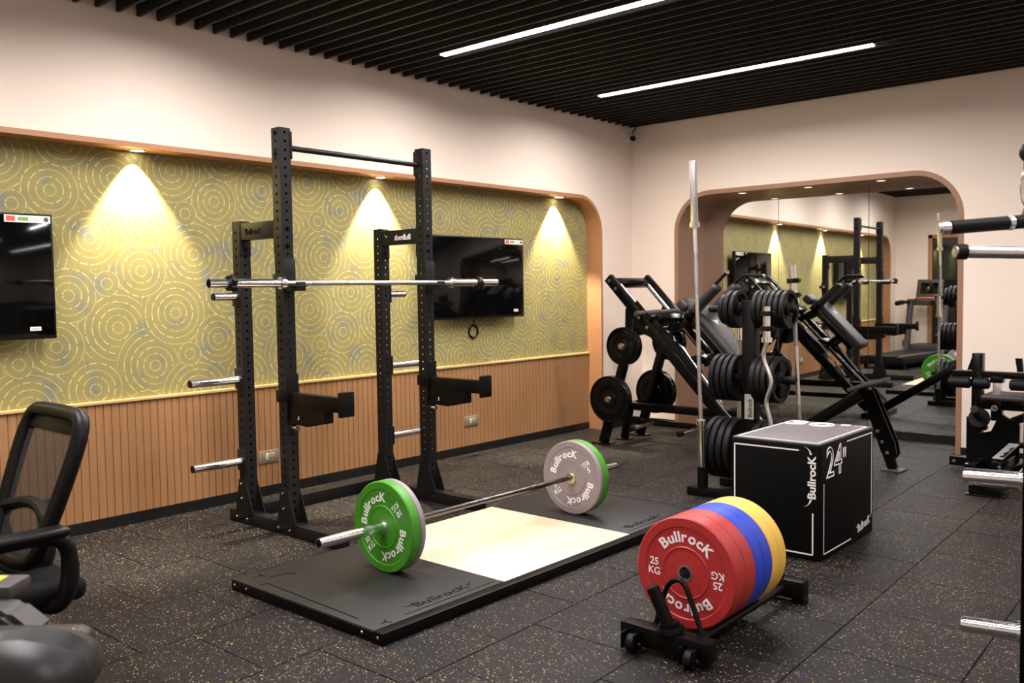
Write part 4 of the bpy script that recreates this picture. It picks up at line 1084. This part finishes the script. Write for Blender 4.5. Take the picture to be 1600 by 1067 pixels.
# ------------------------------------------------------------------ office chair
def office_chair():
    t = thing('office_chair', 'black mesh-back office chair with armrests at the left edge', 'office chair', (0, 0, 0), local=True)
    # backrest: leaning rounded frame
    def BP(u, v): return (u, -.07-.17*v, .54+v*.485)
    outl = [(-.17, 0), (-.20, .25), (-.225, .6), (-.23, .85), (-.20, .985), (-.12, 1.0), (.12, 1.0), (.20, .985), (.23, .85), (.225, .6), (.20, .25), (.17, 0)]
    b = B().tube([BP(u, v) for u, v in outl], .027, 12, closed=True, smooth=2)
    bk = obj('backrest_frame', b, M_BLACKPL, t)
    b = B(); ins = [(u*.98, .02+v*.97) for u, v in outl]; b.bm.faces.new([b.bm.verts.new(BP(u, v)) for u, v in ins])
    obj('mesh_panel', b, M_MESHFAB, t, smooth=False)
    b = B().beam(BP(-.2, .93), BP(.2, .93), .012, .07, up=(0, -.17, .52))
    obj('head_rail', b, M_BLACKPL, t)
    obj('lumbar_bar', B().tube([BP(-.2, .3), (0, -.155, .73), BP(.2, .3)], .022, 10, smooth=2), M_BLACKPL, t)
    obj('back_spine', B().tube([(0, -.10, .44), (0, -.17, .50), (0, -.19, .62), (0, -.18, .72)], [.035, .035, .03, .025], 12, smooth=2), M_BLACKPL, t)
    obj('seat', B().box(-.25, .25, -.22, .26, .42, .50, .035, 4), mat('seat_fabric', (.005, .0046, .0046), .8, spec=.15, noise=.2, nscale=300, bump=.3), t)
    obj('seat_tray', B().box(-.16, .16, -.16, .16, .375, .42, .012), M_BLACKPL, t)
    for s in (-1, 1):
        x = s*.29
        ar = obj('armrest', B().tube([(s*.2, -.08, .42), (x, -.12, .43), (x, -.15, .55), (x, -.13, .66), (x, .0, .67), (x, .13, .665), (x, .16, .60), (x, .10, .46), (s*.2, .06, .42)], [.022, .024, .028, .026, .026, .026, .024, .024, .022], 12, smooth=2), M_BLACKPL, t)
        obj('arm_pad', B().box(x-.04, x+.04, -.14, .12, .662, .692, .014, 3), M_BLACKPL, ar)
    obj('gas_column', B().cyl((0, 0, .10), (0, 0, .38), .026, n=20).cyl((0, 0, .10), (0, 0, .24), .034, n=20), M_BLACKPL, t)
    for k in range(5):
        a = k*2*pi/5+.3; c, s = cos(a), sin(a)
        lg = obj('base_arm', B().beam((.03*c, .03*s, .115), (.30*c, .30*s, .085), .045, .032, bev=.008), M_BLACKPL, t)
        cs = obj('caster', B().cyl((.29*c-.022*s, .29*s+.022*c, .03), (.29*c+.022*s, .29*s-.022*c, .03), .03, n=20, bev=.006).cyl((.29*c, .29*s, .03), (.29*c, .29*s, .085), .008, n=10), M_BLACKPL, lg)
    F = Vector((-.01, -1)); t.location = (-3.25, 1.06, 0); t.rotation_euler = (0, 0, atan2(F.y, F.x)-pi/2)
office_chair()

# ------------------------------------------------------------------ exercise bike in the near left corner
def bike():
    o = Vector((-1.64, .537, 0)); F = Vector((-.752, -.659, 0)); S = Vector((-.659, .752, 0))   # forward is picture-left
    t = thing('exercise_bike', 'grey and black exercise bike with dark saddle in the near left corner', 'exercise bike', o)
    def P(f, s, z): v = o+F*f+S*s; return (v.x, v.y, z)
    rings = []
    for f, w, zc, h in ((-.165, .02, .80, .012), (-.16, .05, .805, .03), (-.145, .078, .81, .045), (-.11, .098, .815, .055), (-.06, .10, .822, .056), (-.01, .085, .822, .052), (.05, .06, .815, .045), (.11, .042, .805, .04), (.16, .032, .795, .034), (.185, .02, .79, .022), (.192, .008, .788, .01)):
        ring = []
        for k in range(20):
            a = 2*pi*k/20; cy, sz = cos(a), sin(a)
            z = zc+h*(sz if sz > 0 else sz*.75)-.02*(1 if abs(cy) < .3 and sz > 0 and f < .02 else 0)
            ring.append(P(f, cy*w, z-.018))
        rings.append(ring)
    sd = obj('saddle', B().loft(rings), M_SADDLE, t)
    obj('saddle_skirt', B().cyl(P(-.04, 0, .70), P(-.04, 0, .79), .03, n=20), M_BLACKPL, t)
    obj('seat_post', B().beam(P(-.04, 0, .35), P(-.04, 0, .74), .05, .06, up=F), M_GREYPL, t)
    sl = obj('seat_slider', B().beam(P(-.055, .22, .752), P(.26, .22, .752), .085, .06, bev=.026, seg=4), M_SADDLE, t)
    obj('white_tag', B().boxm((.022, .012, .0012), frame_mat(P(-.03, .205, .7832), tuple(F+S*.9), tuple(S-F*.9)), 0), M_WHITE, sl, label='small white tag')
    obj('slider_arm', B().beam(P(.06, 0, .70), P(.06, .22, .72), .05, .05), M_BLACKPL, t)
    bd = obj('body_shell', B().prism([P(.12, .30, .30), P(.55, .30, .30), P(.70, .30, .55), P(.60, .30, .80), P(.21, .30, .79), P(.155, .30, .785), P(.095, .30, .735), P(.11, .30, .66)], tuple(S*.09), .012), M_GREYPL, t)
    obj('shell_recess', B().prism([P(.20, .295, .40), P(.52, .295, .40), P(.56, .295, .66), P(.24, .295, .68)], tuple(S*.10), .012), M_BLACKPL, bd)
    obj('warning_sticker', B().boxm((.09, .05, .002), frame_mat(P(.27, .42, .8165), tuple(F), tuple(S)), 0), M_YELST, t, label='yellow sticker')
    obj('side_handle', B().beam(P(.185, .42, .80), P(.60, .42, .80), .09, .03, bev=.008), M_GREYPL, t)
    obj('floor_bar', B().beam(P(-.35, -.2, .04), P(-.35, .3, .04), .07, .05).beam(P(.6, -.2, .04), P(.6, .3, .04), .07, .05).beam(P(-.35, .08, .06), P(.6, .08, .06), .07, .06), M_GREYPL, t)
    obj('post_brace', B().beam(P(-.35, .08, .05), P(-.04, 0, .5), .06, .06).beam(P(.6, .12, .05), P(.4, .18, .4), .06, .06), M_GREYPL, t)
    obj('handlebar', B().beam(P(.55, .18, .75), P(.68, .18, 1.12), .05, .05).tube([P(.66, -.05, 1.14), P(.70, .1, 1.13), P(.70, .26, 1.13), P(.66, .41, 1.14)], .016, 10, smooth=1), M_BLACKPL, t)
bike()

# ------------------------------------------------------------------ treadmill by the rear corner (seen in the mirror)
def treadmill():
    t = thing('treadmill', 'grey treadmill in the rear corner, seen in the mirror', 'treadmill', (-4.80, .35, 0))
    x0, x1 = -5.17, -4.42
    obj('deck', B().box(x0, x1, -.75, 1.45, .08, .22, .02, 3), M_BLACKPL, t)
    obj('running_belt', B().box(x0+.1, x1-.1, -.5, 1.46, .10, .226, .01), M_RUBBER, t)
    obj('side_rail', B().box(x0, x0+.09, -.6, 1.42, .21, .235, .01), M_GREYPL, t); obj('side_rail', B().box(x1-.09, x1, -.6, 1.42, .21, .235, .01), M_GREYPL, t)
    obj('motor_cover', B().box(x0, x1, -.95, -.45, .06, .32, .05, 4), M_GREYPL, t)
    for x in (x0+.06, x1-.06):
        obj('console_post', B().beam((x, -.30, .2), (x, -.48, 1.12), .09, .11, up=(0, 1, 0), bev=.02), M_GREYPL, t)
        obj('handrail', B().tube([(x, -.48, 1.10), (x, -.3, 1.11), (x, .0, 1.10), (x, .12, 1.09)], [.03, .03, .045, .045], 12, smooth=2), M_BLACKPL, t)
    obj('console_beam', B().beam((x0, -.48, 1.10), (x1, -.48, 1.10), .10, .12, bev=.02), M_GREYPL, t)
    c = obj('console', B().beam((-5.03, -.56, 1.34), (-4.56, -.56, 1.34), .36, .06, up=(0, 1, .25), bev=.02, seg=3), M_GREYPL, t)
    obj('display', B().beam((-4.95, -.525, 1.36), (-4.64, -.525, 1.36), .2, .01, up=(0, 1, .25)), M_SCREEN, c)
    b = B()
    for x in (x0+.05, x1-.05):
        for y in (-.8, 1.3): b.cyl((x, y, 0), (x, y, .09), .035, n=16)
    obj('foot', b, M_RUBBER, t)
    t.location = (-4.72, .33, 0); t.rotation_euler = (0, 0, radians(9))
    obj('grip_bar', B().tube([(-5.0, -.44, 1.16), (-4.95, -.30, 1.18), (-4.64, -.30, 1.18), (-4.59, -.44, 1.16)], .016, 10, smooth=2), mat('orange_grip', (.5, .12, .03), .5), t)
treadmill()
